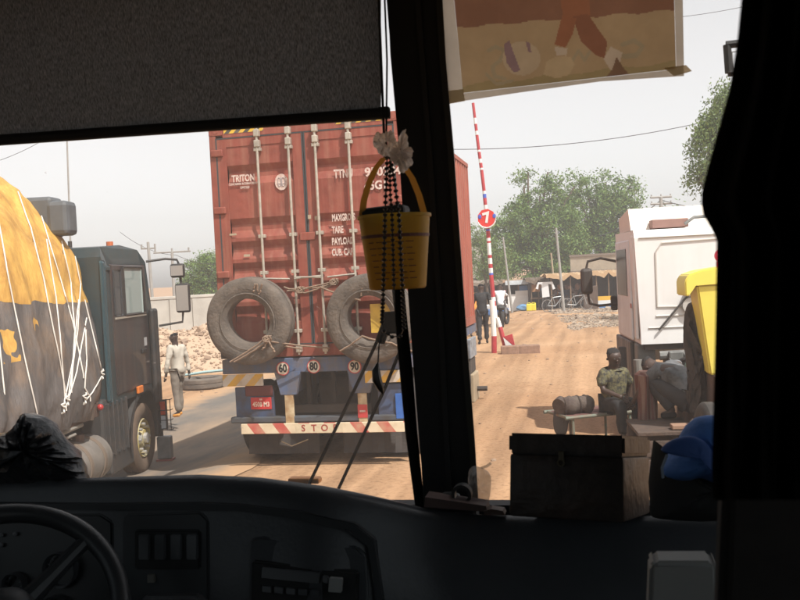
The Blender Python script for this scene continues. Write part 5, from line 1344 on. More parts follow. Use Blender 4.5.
# the panes the bottom and the two panes
def dusty_glass():
    m = bpy.data.materials.new('dusty_glass'); m.use_nodes = True
    t = m.node_tree; t.nodes.remove(t.nodes['Principled BSDF']); out = t.nodes['Material Output']
    tr = t.nodes.new('ShaderNodeBsdfTransparent'); tr.inputs[0].default_value = (.985, .985, .98, 1)
    tl_ = t.nodes.new('ShaderNodeBsdfTranslucent'); tl_.inputs[0].default_value = (.85, .82, .78, 1)
    tc = t.nodes.new('ShaderNodeTexCoord')
    n = t.nodes.new('ShaderNodeTexNoise'); n.inputs['Scale'].default_value = 2.2; n.inputs['Detail'].default_value = 5
    t.links.new(tc.outputs['Object'], n.inputs['Vector'])
    mr = t.nodes.new('ShaderNodeMapRange'); mr.inputs[1].default_value = .3; mr.inputs[2].default_value = .75; mr.inputs[3].default_value = .018; mr.inputs[4].default_value = .05
    t.links.new(n.outputs['Fac'], mr.inputs[0])
    # dustier towards the left, where the wiper has smeared it
    sx_ = t.nodes.new('ShaderNodeSeparateXYZ'); t.links.new(tc.outputs['Object'], sx_.inputs[0])
    m3 = t.nodes.new('ShaderNodeMapRange'); m3.inputs[1].default_value = -.3; m3.inputs[2].default_value = -.6; m3.inputs[3].default_value = .45; m3.inputs[4].default_value = 1.0
    t.links.new(sx_.outputs['X'], m3.inputs[0])
    mu = t.nodes.new('ShaderNodeMath'); mu.operation = 'MULTIPLY'; t.links.new(mr.outputs[0], mu.inputs[0]); t.links.new(m3.outputs[0], mu.inputs[1])
    n2 = t.nodes.new('ShaderNodeTexNoise'); n2.inputs['Scale'].default_value = 46; n2.inputs['Detail'].default_value = 3
    t.links.new(tc.outputs['Object'], n2.inputs['Vector'])
    m4 = t.nodes.new('ShaderNodeMapRange'); m4.inputs[1].default_value = .755; m4.inputs[2].default_value = .80; m4.inputs[4].default_value = .35
    t.links.new(n2.outputs['Fac'], m4.inputs[0])
    ad = t.nodes.new('ShaderNodeMath'); ad.operation = 'ADD'; t.links.new(mu.outputs[0], ad.inputs[0]); t.links.new(m4.outputs[0], ad.inputs[1])
    mx = t.nodes.new('ShaderNodeMixShader'); t.links.new(ad.outputs[0], mx.inputs[0]); t.links.new(tr.outputs[0], mx.inputs[1]); t.links.new(tl_.outputs[0], mx.inputs[2])
    t.links.new(mx.outputs[0], out.inputs['Surface']); return m
dg = dusty_glass()
tint = bpy.data.materials.new('tinted_glass'); tint.use_nodes = True
t_ = tint.node_tree; t_.nodes.remove(t_.nodes['Principled BSDF']); tb = t_.nodes.new('ShaderNodeBsdfTransparent'); tb.inputs[0].default_value = (.26, .29, .30, 1)
t_.links.new(tb.outputs[0], t_.nodes['Material Output'].inputs['Surface'])
for o in WIN: o.data.materials.clear(); o.data.materials.append(tint)
PX = -.355
for x0, x1 in ((XLw + .01, PX - .03), (PX + .03, XRw - .01)):
    mb = MB(); r0 = [(x0, WY(1.78), 1.78), (x1, WY(1.78), 1.78), (x1, WY(3.06), 3.06), (x0, WY(3.06), 3.06)]
    mb.prism(r0, (0, .004, .0006)); mb.build('windscreen', dg, BUS)
# centre pillar following its outline, with real depth
def plateW(name, pts, off, depth, m, parent, bev=0.0, smooth=False):
    mb = MB(); P = [atW(x, y, off) for x, y in pts]
    mb.prism(P, Vector((0, -depth, -.0)))
    if bev: bmesh.ops.bevel(mb.bm, geom=list(mb.bm.edges), offset=bev, segments=2, affect='EDGES')
    return mb.build(name, m, parent, smooth=smooth)
pil = plateW('centre_pillar', [(389, -30), (396, 60), (404, 150), (410, 250), (417, 350), (424, 440), (429, 520), (480, 520), (474, 440), (467, 350), (460, 250), (453, 150), (446, 60), (440, -30)], .005, .055, rubb, BUS, .006, True)
plateW('pillar_trim', [(441, -30), (446, 60), (454, 150), (461, 250), (468, 350), (475, 440), (479, 510), (474, 510), (469, 440), (462, 350), (455, 250), (448, 150), (440, 60), (435, -30)], .062, .006, mat('trim_dark_olive', (.035, .033, .026), .5), pil)
plateW('pillar_trim', [(418, -30), (432, 150), (444, 330), (452, 500), (447, 500), (439, 330), (427, 150), (413, -30)], .061, .005, mat('trim_dark', (.02, .019, .019), .6), pil)
# roller blind
def blind_mat():
    m = mat('blind_mesh', (.028, .026, .025), .8); t = m.node_tree; b = t.nodes['Principled BSDF']
    tc = t.nodes.new('ShaderNodeTexCoord'); mp = t.nodes.new('ShaderNodeMapping'); mp.inputs['Scale'].default_value = (620, 620, 75)
    n = t.nodes.new('ShaderNodeTexNoise'); n.inputs['Scale'].default_value = 1; n.inputs['Detail'].default_value = 2
    t.links.new(tc.outputs['Object'], mp.inputs[0]); t.links.new(mp.outputs[0], n.inputs['Vector'])
    r = t.nodes.new('ShaderNodeValToRGB'); e = r.color_ramp.elements; e[0].position = .32; e[0].color = (.03, .031, .032, 1); e[1].position = .72; e[1].color = (.125, .13, .132, 1)
    t.links.new(n.outputs['Fac'], r.inputs[0]); t.links.new(r.outputs[0], b.inputs['Base Color'])
    tr = t.nodes.new('ShaderNodeBsdfTranslucent'); t.links.new(r.outputs[0], tr.inputs[0]); mx = t.nodes.new('ShaderNodeMixShader'); mx.inputs[0].default_value = .55
    t.links.new(b.outputs[0], mx.inputs[1]); t.links.new(tr.outputs[0], mx.inputs[2]); t.links.new(mx.outputs[0], t.nodes['Material Output'].inputs['Surface'])
    return m
mb = MB(); rows = []
for j in range(13):
    f = j / 12; row = []
    for i in range(41):
        x = -60 + (381 + 60) * i / 40; yb_ = 141 - (x) * 31 / 382; y = -60 + (yb_ + 60) * f
        row.append(atW(x, y, .075 + .0025 * math.sin(i * 1.3) * math.sin(j * .4)))
    rows.append(row)
mb.grid(rows)
bl_ = mb.build('roller_blind', blind_mat(), BUS, smooth=True)
mb = MB(); mb.tube([atW(-70, 145, .075), atW(383, 113.5, .075)], .0125, 12); mb.build('hem_bar', rubb, bl_, smooth=True)
MB().box(atW(384, 113, .075) - Vector((.012, .01, .012)), atW(384, 113, .075) + Vector((.012, .01, .012)), bev=.003).build('guide_clip', rubb, bl_)
mb = MB(); mb.tube([atW(378, -20, .08), atW(383, 110, .08), atW(385, 160, .08)], .0028, 6); mb.tube([atW(384, -20, .085), atW(387, 60, .085), atW(386, 160, .085)], .002, 6); mb.build('pull_cord', rubb, bl_, smooth=True)
# dashboard
cr = [(-160, 487), (-60, 483), (0, 481), (100, 477), (200, 474), (260, 477), (320, 485), (370, 495), (420, 507), (470, 514), (560, 516), (720, 515), (900, 513)]
def crest(px):
    for (a, b0), (c, d0) in zip(cr, cr[1:]):
        if px <= c: t = (px - a) / (c - a); return b0 + (d0 - b0) * t
    return cr[-1][1]
def YD(px): return 1.86 - .10 * (1 - sm(300, 460, px))
cols_ = list(range(-160, 901, 20)); rows = []
def drow(fy, dy):
    out = []
    for px in cols_: out.append(atY(px, fy(px), YD(px) + dy))
    return out
far = [Vector((p.x, 2.11, p.z - .105)) for p in drow(crest, 0)]
far2 = [Vector((p.x, 2.11, 1.2)) for p in far]
back = [Vector((p.x, 1.985, p.z - .065)) for p in drow(crest, 0)]
rows = [far2, far, back, [Vector((p.x, p.y + .03, p.z - .009)) for p in drow(crest, 0)], drow(lambda p: crest(p) + .5, 0), drow(lambda p: crest(p) + 5, -.012), drow(lambda p: crest(p) + 12, -.022), drow(lambda p: crest(p) + 26, -.03), drow(lambda p: 560, -.06), drow(lambda p: 640, -.10)]
last = [Vector((p.x, p.y + .02, .95)) for p in rows[-1]]
rows.append(last)
mb = MB(); mb.grid(rows); DASH = mb.build('dashboard', plast, BUS, smooth=True, angle=1.0)
bpy.context.view_layer.update(); bvd = caster(DASH)
def onD(px, py, off=0.0):
    h = bvd.ray_cast(CAM, ray(px, py).normalized()); r = ray(px, py).normalized()
    return (h[0] - r * off) if h[0] else atY(px, py, 1.7)
def plateD(name, pts, off, m, parent, depth=.03, bev=.004):
    mb = MB(); mb.prism([onD(x, y, off) for x, y in pts], Vector((0, depth, 0)))
    bmesh.ops.bevel(mb.bm, geom=list(mb.bm.edges), offset=bev, segments=2, affect='EDGES')
    return mb.build(name, m, parent, smooth=True)
plateD('hood_lip', [(-150, 497), (0, 503), (100, 504), (200, 503), (240, 505), (300, 512), (355, 524), (375, 540), (383, 600), (383, 640), (377, 640), (374, 590), (368, 545), (348, 531), (296, 519), (238, 511), (100, 510), (0, 509), (-150, 505)], .012, plast2, DASH, .03, .002)
plateD('switch_panel', [(126, 514), (200, 512), (208, 520), (209, 640), (122, 640), (122, 520)], .006, plast2, DASH)  # plate set proud; its darker colour stands in for a shaded recess
sw = plateD('switch_bank', [(134, 530), (200, 530), (200, 570), (134, 570)], .012, rubb, DASH)
for k in range(4):
    plateD('toggle_switch', [(138 + k * 16, 535), (149 + k * 16, 535), (149 + k * 16, 560), (138 + k * 16, 560)], .018, plast, sw, .01, .002)
plateD('grey_button', [(147, 575), (154, 575), (154, 583), (147, 583)], .014, mat('button_grey', (.16, .15, .13), .6), DASH, .01, .001)
plateD('gear_knob_cover', [(142, 597), (196, 597), (204, 606), (204, 640), (142, 640)], .03, mat('cover_grey', (.10, .10, .105), .5), DASH)
rs = plateD('centre_console', [(250, 540), (260, 537), (356, 547), (366, 556), (370, 640), (246, 640)], .008, plast, DASH)
rd = plateD('radio', [(252, 561), (358, 572), (356, 640), (250, 640)], .016, rubb, rs)
plateD('display', [(262, 567), (320, 573), (319, 584), (261, 578)], .020, mat('radio_face', (.03, .03, .033), .2), rd, .01, .001)
plateD('volume_knob', [(322, 576), (328, 577), (328, 584), (322, 583)], .024, plast, rd, .01, .002)
plateD('white_card', [(329, 578), (342, 579), (341, 593), (328, 592)], .024, mat('card_grey', (.28, .28, .27), .7), rd, .01, .0008)
for k in range(5): plateD('preset_key', [(262 + k * 12, 586 + k), (271 + k * 12, 587 + k), (271 + k * 12, 593 + k), (262 + k * 12, 592 + k)], .02, plast, rd, .008, .0008)
ip = plateD('instrument_panel', [(-150, 515), (100, 514), (112, 522), (114, 640), (-150, 640)], .006, mat('instrument_black', (.009, .009, .010), .4), DASH)  # near-black plate paints the shade of the instrument recess
for gx, gy, gr_ in ((60, 570, 17), (14, 585, 11), (55, 612, 15), (-30, 560, 18)):
    c = onD(gx, gy, .02); mb = MB(); mb.torus(c, 'y', gr_ / 540, [(gr_ / 540, -.004), (gr_ / 540 + .004, -.008), (gr_ / 540 + .004, .01), (gr_ / 540, .01)], 32)
    gg = mb.build('gauge', plast, ip, smooth=True)
    mb = MB(); 
    for k in range(9):
        a = R(-40 + 260 * k / 8); u = Vector((math.cos(a), 0, math.sin(a))); mb.tube([c + u * gr_ / 540 * .75 - Vector((0, .001, 0)), c + u * gr_ / 540 * .93 - Vector((0, .001, 0))], .0011, 4)
    mb.tube([c, c + Vector((-.6, 0, -.5)) * gr_ / 540], .0014, 4); mb.build('dial_mark', mat('dial_grey', (.16, .16, .17), .6), gg)
for x, y in ((1, 535), (15, 534), (1, 545)): 
    c = onD(x, y, .012); MB().ball(c, .006, (1, .4, .8), 2).build('warning_light', mat('dial_grey', (.16, .16, .17)), ip)
# steering wheel
c = at(6, 612, 1.62); nrm = (CAM - c).normalized() + Vector((.0, 0, .55)); nrm.normalize()
u = nrm.cross(Vector((0, 0, 1))).normalized(); v_ = u.cross(nrm).normalized()
rim_ = .192
mb = MB(); rings = []
for k in range(72):
    a = 2 * math.pi * k / 72; d = u * math.cos(a) + v_ * math.sin(a)
    rings.append(mb.ring([c + d * (rim_ + .018 * math.cos(b0)) + nrm * .018 * math.sin(b0) for b0 in [2 * math.pi * q / 12 for q in range(12)]]))
for k in range(72): mb.bridge(rings[k], rings[(k + 1) % 72])
SW = mb.build('steering_wheel', mat('wheel_vinyl', (.035, .037, .04), .38, bump=.05, bscale=90), BUS, smooth=True)
mb = MB()
for a in (R(38), R(142), R(218), R(322)):
    d = u * math.cos(a) + v_ * math.sin(a); mb.tube([c + d * .03 - nrm * .03, c + d * .1 - nrm * .02, c + d * rim_], [.022, .016, .013], 10)
mb.build('spoke', mat('wheel_vinyl', (.035, .037, .04)), SW, smooth=True)
mb = MB(); mb.ball(c - nrm * .03, .055, (1, 1, 1), 3); mb.build('horn_pad', plast2, SW, smooth=True)
MB().tube([c - nrm * .04, c - nrm * .25], .03, 12).build('steering_column', plast2, SW, smooth=True)
wrub = mat('wiper_black', (.006, .006, .006), .9, spec=.1)
# wiper outside the left pane
wp_ = MB(); wp_.tube([atW(399, 285, .03), atW(401, 320, .03), atW(406, 370, .03), atW(411, 430, .03), atW(420, 508, .03)], [.011, .014, .015, .014, .011], 8)
WB = wp_.build('pillar_cable', wrub, BUS, smooth=True)
MB().tube([atW(391, 250, -.05), atW(396, 300, -.055), atW(402, 350, -.05), atW(409, 420, -.05)], .007, 6).build('wiper_blade', wrub, BUS, smooth=True)
mb = MB(); mb.tube([atW(386, 322, -.07), atW(360, 378, -.07), atW(311, 480, -.06), atW(303, 500, -.05)], .0042, 8); mb.build('wiper_arm', wrub, BUS, smooth=True)
mb = MB(); mb.tube([atW(402, 346, -.07), atW(385, 388, -.07), atW(338, 490, -.06), atW(330, 508, -.05)], .0042, 8); mb.build('wiper_arm', wrub, BUS, smooth=True)
mb = MB(); mb.box(atW(386, 328, -.05) - Vector((.012, .0, .014)), atW(402, 316, -.075) + Vector((.006, .0, .012)), bev=.004); mb.tube([atW(386, 325, -.07), atW(380, 342, -.07)], .012, 8); mb.build('wiper_joint', wrub, BUS)
# exterior mirror top right
mc = atY(741, 59, 2.5)
ex = MB(); 
for a, b_ in (((726, 45), (760, 41)), ((728, 73), (762, 69)), ((727, 45), (729, 73)), ((760, 41), (762, 69))): ex.tube([atY(*a, 2.5), atY(*b_, 2.5)], .010, 8)
MR = ex.build('exterior_mirror', rubb, BUS, smooth=True)
mb = MB()
for a, b_ in (((732, 52), (758, 49)), ((733, 68), (760, 66)), ((732, 52), (733, 68))): mb.tube([atY(*a, 2.53), atY(*b_, 2.53)], .0016, 5)
mb.build('inner_frame', mat('frame_grey', (.3, .3, .3), .5), MR)
mb = MB(); mb.tube([atY(760, 50, 2.5), atY(800, 20, 2.45), atY(820, -60, 2.1)], .014, 8); mb.build('mirror_arm', rubb, MR, smooth=True)
# amber marker outside the glass
o = MB().box(atY(305, 481, 2.16) - Vector((.045, .0, .008)), atY(305, 481, 2.16) + Vector((.035, .03, .006)), bev=.004).build('marker_lamp', mat('marker_orange', (.75, .28, .05), .4), BUS)
# things in the seats' way: grey seat handle low right, grey seat edge
mb = MB(); pts = [(650, 566), (654, 562), (714, 562), (718, 568), (722, 660), (646, 660)]
mb.prism([atY(x, y, 1.15) for x, y in pts], (0, .05, 0)); bmesh.ops.bevel(mb.bm, geom=list(mb.bm.edges), offset=.006, segments=3, affect='EDGES')
mb.build('seat_headrest', mat('headrest_grey', (.30, .30, .29), .7, var=.1), BUS, smooth=True)
mb = MB(); mb.prism([atY(x, y, .72) for x, y in [(724, 488), (850, 470), (860, 680), (716, 680)]], (0, .04, 0)); bmesh.ops.bevel(mb.bm, geom=list(mb.bm.edges), offset=.01, segments=3, affect='EDGES')
mb.build('seat_back', mat('seat_cloth', (.03, .028, .028), .95, var=.3, vscale=30), BUS, smooth=True)

# curtain
def curtain():
    mb = MB(); rows = []
    E = [(-40, 752), (0, 748), (40, 744), (90, 736), (140, 722), (180, 711), (198, 707), (212, 709), (225, 717), (238, 723), (260, 723), (320, 722), (400, 720), (470, 718), (500, 720)]
    def ex_(py):
        for (y0, x0), (y1, x1) in zip(E, E[1:]):
            if py <= y1: return x0 + (x1 - x0) * (py - y0) / (y1 - y0)
        return E[-1][1]
    ysx = [-40 + 540 * j / 60 for j in range(61)]
    for py in ysx:
        x0 = ex_(py); row = []
        for i in range(60):
            f = i / 59; px = x0 + (900 - x0) * f
            a = .022 * math.sin(f * 34 + py * .004) + .01 * math.sin(f * 71 + 1)
            row.append(atY(px, py, .60 + a * min(1, f * 8 + .1)))
        rows.append(row)
    mb.grid(rows); bk = [[p + Vector((0, .006, 0)) for p in r_] for r_ in rows]; mb.grid(bk)
    mb.grid([[r_[0] for r_ in rows], [r_[0] for r_ in bk]])
    mb.tube([r_[0] + Vector((.001, .003, 0)) for r_ in rows], .0045, 6)
    return mb.build('window_curtain', mat('curtain_dark', (.007, .0065, .0065), 1, var=.3, vscale=3, spec=0.05), smooth=True)
tag(curtain(), 'black folded curtain hanging down the right edge of the view', 'curtain')

# poster on the right pane
PO = thing('poster', 'brown poster of a footballer taped to the upper right windscreen', 'poster', (0, 0, 0))
def sheet(name, pts, off, m):
    mb = MB(); mb.cap(mb.ring([atW(x, y, off) for x, y in pts])); return mb.build(name, m, PO)
def paper(name, c, tr=.72): return mat(name, c, .85, var=.18, vscale=9, trans=tr)
def inside(x, y, P):
    c = False; j = len(P) - 1
    for i in range(len(P)):
        if (P[i][1] > y) != (P[j][1] > y) and x < (P[j][0] - P[i][0]) * (y - P[i][1]) / (P[j][1] - P[i][1]) + P[i][0]: c = not c
        j = i
    return c
def strokes(pts, w):
    return lambda x, y: any(math.hypot(x - (a[0] + (b_[0] - a[0]) * t), y - (a[1] + (b_[1] - a[1]) * t)) < w for a, b_ in zip(pts, pts[1:]) for t in [max(0, min(1, ((x - a[0]) * (b_[0] - a[0]) + (y - a[1]) * (b_[1] - a[1])) / ((b_[0] - a[0]) ** 2 + (b_[1] - a[1]) ** 2)))])
pm = [paper('paper_brown', (.42, .31, .18)), paper('paper_maroon', (.26, .14, .09)), paper('paper_tan', (.34, .27, .14)), paper('print_red', (.33, .15, .085)), paper('print_red_dark', (.27, .13, .08)), paper('print_white', (.52, .43, .32)), paper('print_tan', (.48, .37, .22)),
      paper('print_dark', (.22, .14, .09)), paper('print_ball', (.48, .38, .25)), paper('print_purple', (.28, .19, .19)), paper('print_teal', (.36, .30, .19))]
ball_ = [(521 + 19 * math.cos(a * math.pi / 12), 58 + 17 * math.sin(a * math.pi / 12)) for a in range(24)]
lay = [(7, [(612, 68), (616, 56), (622, 66), (632, 78), (620, 80), (606, 76)]), (6, [(543, 74), (546, 61), (556, 56), (570, 56), (574, 64), (569, 74), (556, 78)]), (5, [(603, 58), (610, 46), (622, 52), (618, 68), (610, 70)]), (5, [(554, 46), (567, 48), (566, 55), (556, 55)]),
       (3, [(562, 14), (576, 18), (572, 34), (565, 47), (554, 44), (557, 32)]), (4, [(572, 16), (587, 13), (596, 26), (607, 42), (604, 58), (594, 54), (580, 40)]), (3, [(553, -60), (560, 2), (563, 17), (580, 20), (590, 14), (584, -60)]),
       (9, [(503, 44), (509, 40), (513, 52), (520, 70), (513, 72), (506, 62)]), (9, [(525, 41), (529, 42), (531, 52), (528, 52)]), (8, ball_)]
lines_ = [strokes([(488, 50), (495, 46), (504, 50), (500, 60), (492, 66), (494, 76), (504, 78)], 2.0), strokes([(622, 44), (634, 40), (642, 46), (636, 55), (624, 56), (616, 52)], 2.2), strokes([(572, 60), (578, 50), (584, 60), (590, 50)], 1.6), strokes([(486, 74), (496, 84), (512, 80)], 1.6), strokes([(548, 64), (556, 70), (568, 62), (560, 58)], 1.2)]
mb = MB(); NX, NY = 215, 115; G = []
lo = lambda f: 93 + (69 - 93) * f; 
for j in range(NY + 1):
    row = []
    for i in range(NX + 1):
        f = i / NX; g = j / NY; yb_ = lo(f); x = (450 + 13 * g) * (1 - f) + (673 + 3 * g) * f; y = -45 + (yb_ + 45) * g
        row.append((x, y))
    G.append(row)
vr = [[mb.bm.verts.new(atW(x, y, .0135)) for x, y in r_] for r_ in G]
for j in range(NY):
    for i in range(NX):
        f_ = mb.bm.faces.new((vr[j][i], vr[j][i + 1], vr[j + 1][i + 1], vr[j + 1][i])); x, y = G[j][i]; k = 0
        yb_ = lo(i / NX); k = 2 if y > yb_ - 8 + 1.5 * math.sin(x * .1) else (1 if y < 27 - (x - 455) * .08 + 1.2 * math.sin(x * .15) else 0)
        if any(q(x, y) for q in lines_): k = 10
        for mi, P in lay:
            if inside(x, y, P): k = mi; break
        f_.material_index = k
mb.build('picture', pm, PO, recalc=False)
mg = paper('paper_pale', (.62, .58, .50))
sheet('margin', [(437, -45), (449, 103.5), (463.2, 101), (463, 93.2), (449.8, -45)], .0135, mg)
sheet('margin', [(463.2, 101), (520, 92.5), (600, 81.5), (684, 76), (684, 68.5), (676, 69.2), (463, 93.2)], .0135, mg)
sheet('margin', [(673.2, -45), (676.2, 69.1), (684, 68.4), (682, -45)], .0135, mg)
sheet('tape', [(446, 91), (463, 89), (465, 101), (449, 104)], .0145, mat('tape_tan', (.5, .42, .28), .6, trans=.7))
sheet('tape', [(664, 68), (686, 65), (692, 71), (686, 73), (674, 76)], .0145, mat('tape_tan', (.5, .42, .28)))

# bucket hanging on the pillar
bc = at(396, 252, 1.72)
s5 = 1.72 / FPX
BK = thing('bucket', 'small translucent yellow bucket hung by its strap in front of the windscreen pillar', 'bucket', bc)
bm_y = mat('bucket_yellow', (.78, .48, .04), .45, var=.2, trans=.45, vscale=9)
mb = MB()
h2 = 37 * s5; r_t, r_b = 35.5 * s5, 28.5 * s5
rr_ = mb.lathe([(.001, -h2), (r_b - .003, -h2), (r_b, -h2 + .003), (r_t, h2 - .006), (r_t + .003, h2 - .006), (r_t + .003, h2)], (0, 0, 0), 'z', 40)
mb.build('body', bm_y, BK, smooth=True)
mb = MB(); 
for zz in (h2 * .42, ): mb.lathe([(r_b + (r_t - r_b) * .71 + .0012, zz - .003), (r_b + (r_t - r_b) * .73 + .0012, zz + .003)], (0, 0, 0), 'z', 40)
for k in range(7):
    zz = h2 * (.25 - .16 * k); ra = r_b + (r_t - r_b) * ((zz + h2) / (2 * h2)) + .001
    for a0 in range(-2, 3): 
        A = R(-95 + a0 * 17 + k * 1.3); Bq = A + R(13 + 2 * math.sin(k * 3 + a0)); mb.tube([(ra * math.cos(A), ra * math.sin(A), zz), (ra * math.cos((A + Bq) / 2), ra * math.sin((A + Bq) / 2), zz), (ra * math.cos(Bq), ra * math.sin(Bq), zz)], .0008, 4)
mb.build('print', mat('bucket_print', (.18, .06, .04), .6), BK)
mb = MB(); W_ = .006
L_ = [(362, 215), (364, 200), (369, 183), (376, 168), (384, 158), (396, 156), (404, 166), (412, 178), (419, 195), (424, 213)]
P = [at(x, y, 1.70) - bc for x, y in L_]
a_ = mb.ring([p - CR * W_ for p in P]); b_ = mb.ring([p + CR * W_ for p in P]); mb.bridge(a_, b_, False); 
mb.build('strap_handle', mat('strap_orange', (.62, .30, .05), .55, trans=.35), BK, smooth=True)
MB().box(Vector((-r_t * .93, -.03, h2 - .03)), Vector((r_t * .4, .03, h2 + .016)), rot=(0, R(-3), 0), bev=.008).build('x', mat('wallet_dark', (.02, .025, .03), .6)).name = 'dark_case'
o = bpy.data.objects['dark_case']; o.location = bc; tag(o, 'dark case sticking out of the top of the yellow bucket', 'case')
# prayer beads
mb = MB()
def beads(pts, r, step):
    P = [at(x, y, d) for x, y, d in pts]
    out = [];
    for a, b0 in zip(P, P[1:]):
        n = max(1, int((b0 - a).length / step))
        for k in range(n): out.append(a.lerp(b0, k / n))
    for p in out: mb.ball(p, r, (1, 1, .8), 1)
    mb.tube(P, r * .3, 4)
beads([(387, 158, 1.62), (386, 190, 1.60), (385, 215, 1.60), (384, 260, 1.60), (383, 300, 1.62), (382, 322, 1.66), (384, 331, 1.66), (392, 337, 1.66), (400, 336, 1.66), (404, 328, 1.66), (403, 300, 1.62), (401, 260, 1.6), (399, 215, 1.60), (395, 185, 1.6), (391, 160, 1.62)], .0048, .0088)
beads([(390, 158, 1.61), (390, 190, 1.6), (392, 215, 1.595), (393, 250, 1.6), (394, 290, 1.6)], .0042, .008)
PB = mb.build('prayer_beads', mat('bead_dark', (.018, .014, .012), .35), smooth=True); tag(PB, 'long strings of small dark beads hanging over the yellow bucket', 'beads')
mb = MB(); mb.tube([at(x, y, 1.66) for x, y in ((382, 334), (379, 345), (378, 362))], .0014, 5)
mb.tube([at(x, y, 1.66) for x, y in ((378, 362), (376, 370), (377, 380), (381, 389), (383, 394))], [.001, .0075, .009, .006, .0015], 8)
o = mb.build('pendant', mat('bead_dark', (.018, .014, .012)), smooth=True); tag(o, 'dark leather pendant dangling below the bead strings', 'pendant')
# crumpled plastic bag knotted at the cord
mb = MB()
def crump(outl, d, seed, th=.012, wr=.006):
    puff(mb, [at(x, y, d + .004 * ((i_ * 7 + seed) % 3)) for i_, (x, y) in enumerate(outl)], -F0, th, wr, seed, 2, True)
def rag(outl, c_px, d, seed, amp=.012):
    rg = random.Random(seed); O = []
    for (a, b0) in zip(outl, outl[1:] + outl[:1]):
        for k in range(3):
            f = k / 3; O.append((a[0] + (b0[0] - a[0]) * f + rg.uniform(-.9, .9), a[1] + (b0[1] - a[1]) * f + rg.uniform(-.9, .9)))
    n = len(O); c0 = at(*c_px, d); prev = None; ph = [rg.uniform(-1, 1) for _ in range(n)]
    for st in range(1, 9):
        q = st / 8
        ring = [mb.bm.verts.new(c0.lerp(at(x, y, d), q) - F0 * (amp * 1.3 * math.sqrt(max(0, 1 - q * q)) + amp * ph[i] * q + amp * .5 * noise.noise(Vector((i * .7, st * .9, seed))))) for i, (x, y) in enumerate(O)]
        if prev: mb.bridge(prev, ring)
        prev = ring
rag([(393, 150), (388, 158), (380, 155), (374, 147), (373, 138), (378, 132), (384, 133), (388, 130), (394, 133), (397, 142)], (387, 145), 1.63, 2)
rag([(384, 147), (391, 141), (398, 142), (400, 134), (406, 129), (407, 137), (409, 145), (414, 152), (412, 158), (413, 165), (407, 168), (404, 174), (400, 167), (394, 164), (390, 156)], (400, 153), 1.605, 5)
rag([(388, 152), (396, 148), (404, 152), (411, 156), (406, 162), (408, 170), (401, 173), (397, 164), (391, 160)], (399, 159), 1.59, 8, .008)
o = mb.build('knotted_plastic_bag', mat('film_white', (.95, .90, .87), .35, var=.2, vscale=60, trans=.72), smooth=False); tag(o, 'crumpled whitish plastic bag knotted above the bucket strap', 'plastic bag')
# clear bag, strip and odds on the dash at the pillar foot
dz = lambda px, py, Y: atY(px, py, Y)
mb = MB(); puff(mb, [atY(x, y, 1.90) for x, y in ((469, 470), (474, 466), (482, 468), (490, 474), (491, 486), (489, 500), (484, 506), (474, 505), (470, 495), (468, 482))], (0, 1, 0), .02, .010, 8)
mb.tube([atY(481, 468, 1.9), atY(487, 466, 1.9), atY(491, 463, 1.9)], .003, 5)
def film():
    m = bpy.data.materials.new('clear_film'); m.use_nodes = True; t = m.node_tree; b = t.nodes['Principled BSDF']; b.inputs['Base Color'].default_value = (.6, .57, .55, 1); b.inputs['Roughness'].default_value = .25
    tr = t.nodes.new('ShaderNodeBsdfTransparent'); mx = t.nodes.new('ShaderNodeMixShader'); mx.inputs[0].default_value = .38
    t.links.new(tr.outputs[0], mx.inputs[1]); t.links.new(b.outputs[0], mx.inputs[2]); t.links.new(mx.outputs[0], t.nodes['Material Output'].inputs['Surface']); return m
o = mb.build('clear_plastic_bag', film(), smooth=True); tag(o, 'small clear plastic bag standing on the dashboard at the pillar foot', 'plastic bag')
o = MB().prism([atY(x, y, 1.845) for x, y in ((425, 497), (486, 506), (487, 512), (424, 507))], (0, .05, 0)).build('flat_carton', mat('carton_brown', (.13, .08, .07), .7, var=.3, vscale=20)); tag(o, 'flat brown carton lying on the dashboard left of the wooden chest', 'carton')
o = MB().prism([atY(x, y, 1.84) for x, y in ((484, 511), (491, 509), (503, 511), (505, 515), (484, 515))], (0, .03, 0)).build('small_packet', mat('packet_brown', (.10, .06, .045), .7)); tag(o, 'tiny brown packet lying on the dashboard beside the wooden chest', 'packet')
mb = MB(); c0 = atY(462, 494, 1.88); mb.torus(c0, 'y', .02, [(.014, -.012), (.021, -.012), (.021, .012), (.014, .012)], 20); mb.ball(atY(450, 500, 1.9), .022, (1.2, 1, .8), 2, .3)
o = mb.build('tape_roll', mat('tape_dark', (.03, .03, .03), .5), smooth=True); tag(o, 'dark roll of tape lying on the dashboard at the foot of the pillar', 'tape roll')
# wooden chest
a = atY(509, 516, 1.70); b_ = atY(621, 514, 1.73)
TH = R(-12)
k_ = 1.70
ch = thing('wooden_chest', 'dark old wooden chest with a small clasp standing on the dashboard', 'chest', (a.x, a.y, a.z), TH)
Wc = (Vector((b_.x, b_.y, 0)) - Vector((a.x, a.y, 0))).length * 1.03; Hc = atY(509, 434, 1.70).z - a.z
wd = mat('chest_wood', (.05, .029, .02), .5, col2=(.018, .012, .009), vscale=14, bump=.16, bscale=26)
DC = .27
ch.rotation_euler = (R(-11), 0, TH)
MB().box((0, 0, .0), (Wc, DC, Hc * .75), bev=.005).build('body', wd, ch, smooth=True)
mb = MB(); mb.prism([(-.002, -.002, Hc * .762), (-.002, DC + .002, Hc * .762), (-.002, DC + .002, Hc), (-.002, -.002, Hc)], (Wc + .004, 0, 0)); bmesh.ops.bevel(mb.bm, geom=list(mb.bm.edges), offset=.005, segments=2, affect='EDGES'); mb.build('lid', wd, ch, smooth=True)
MB().box((.004, .004, Hc * .745), (Wc - .004, DC - .004, Hc * .765)).build('seam', rubb, ch)
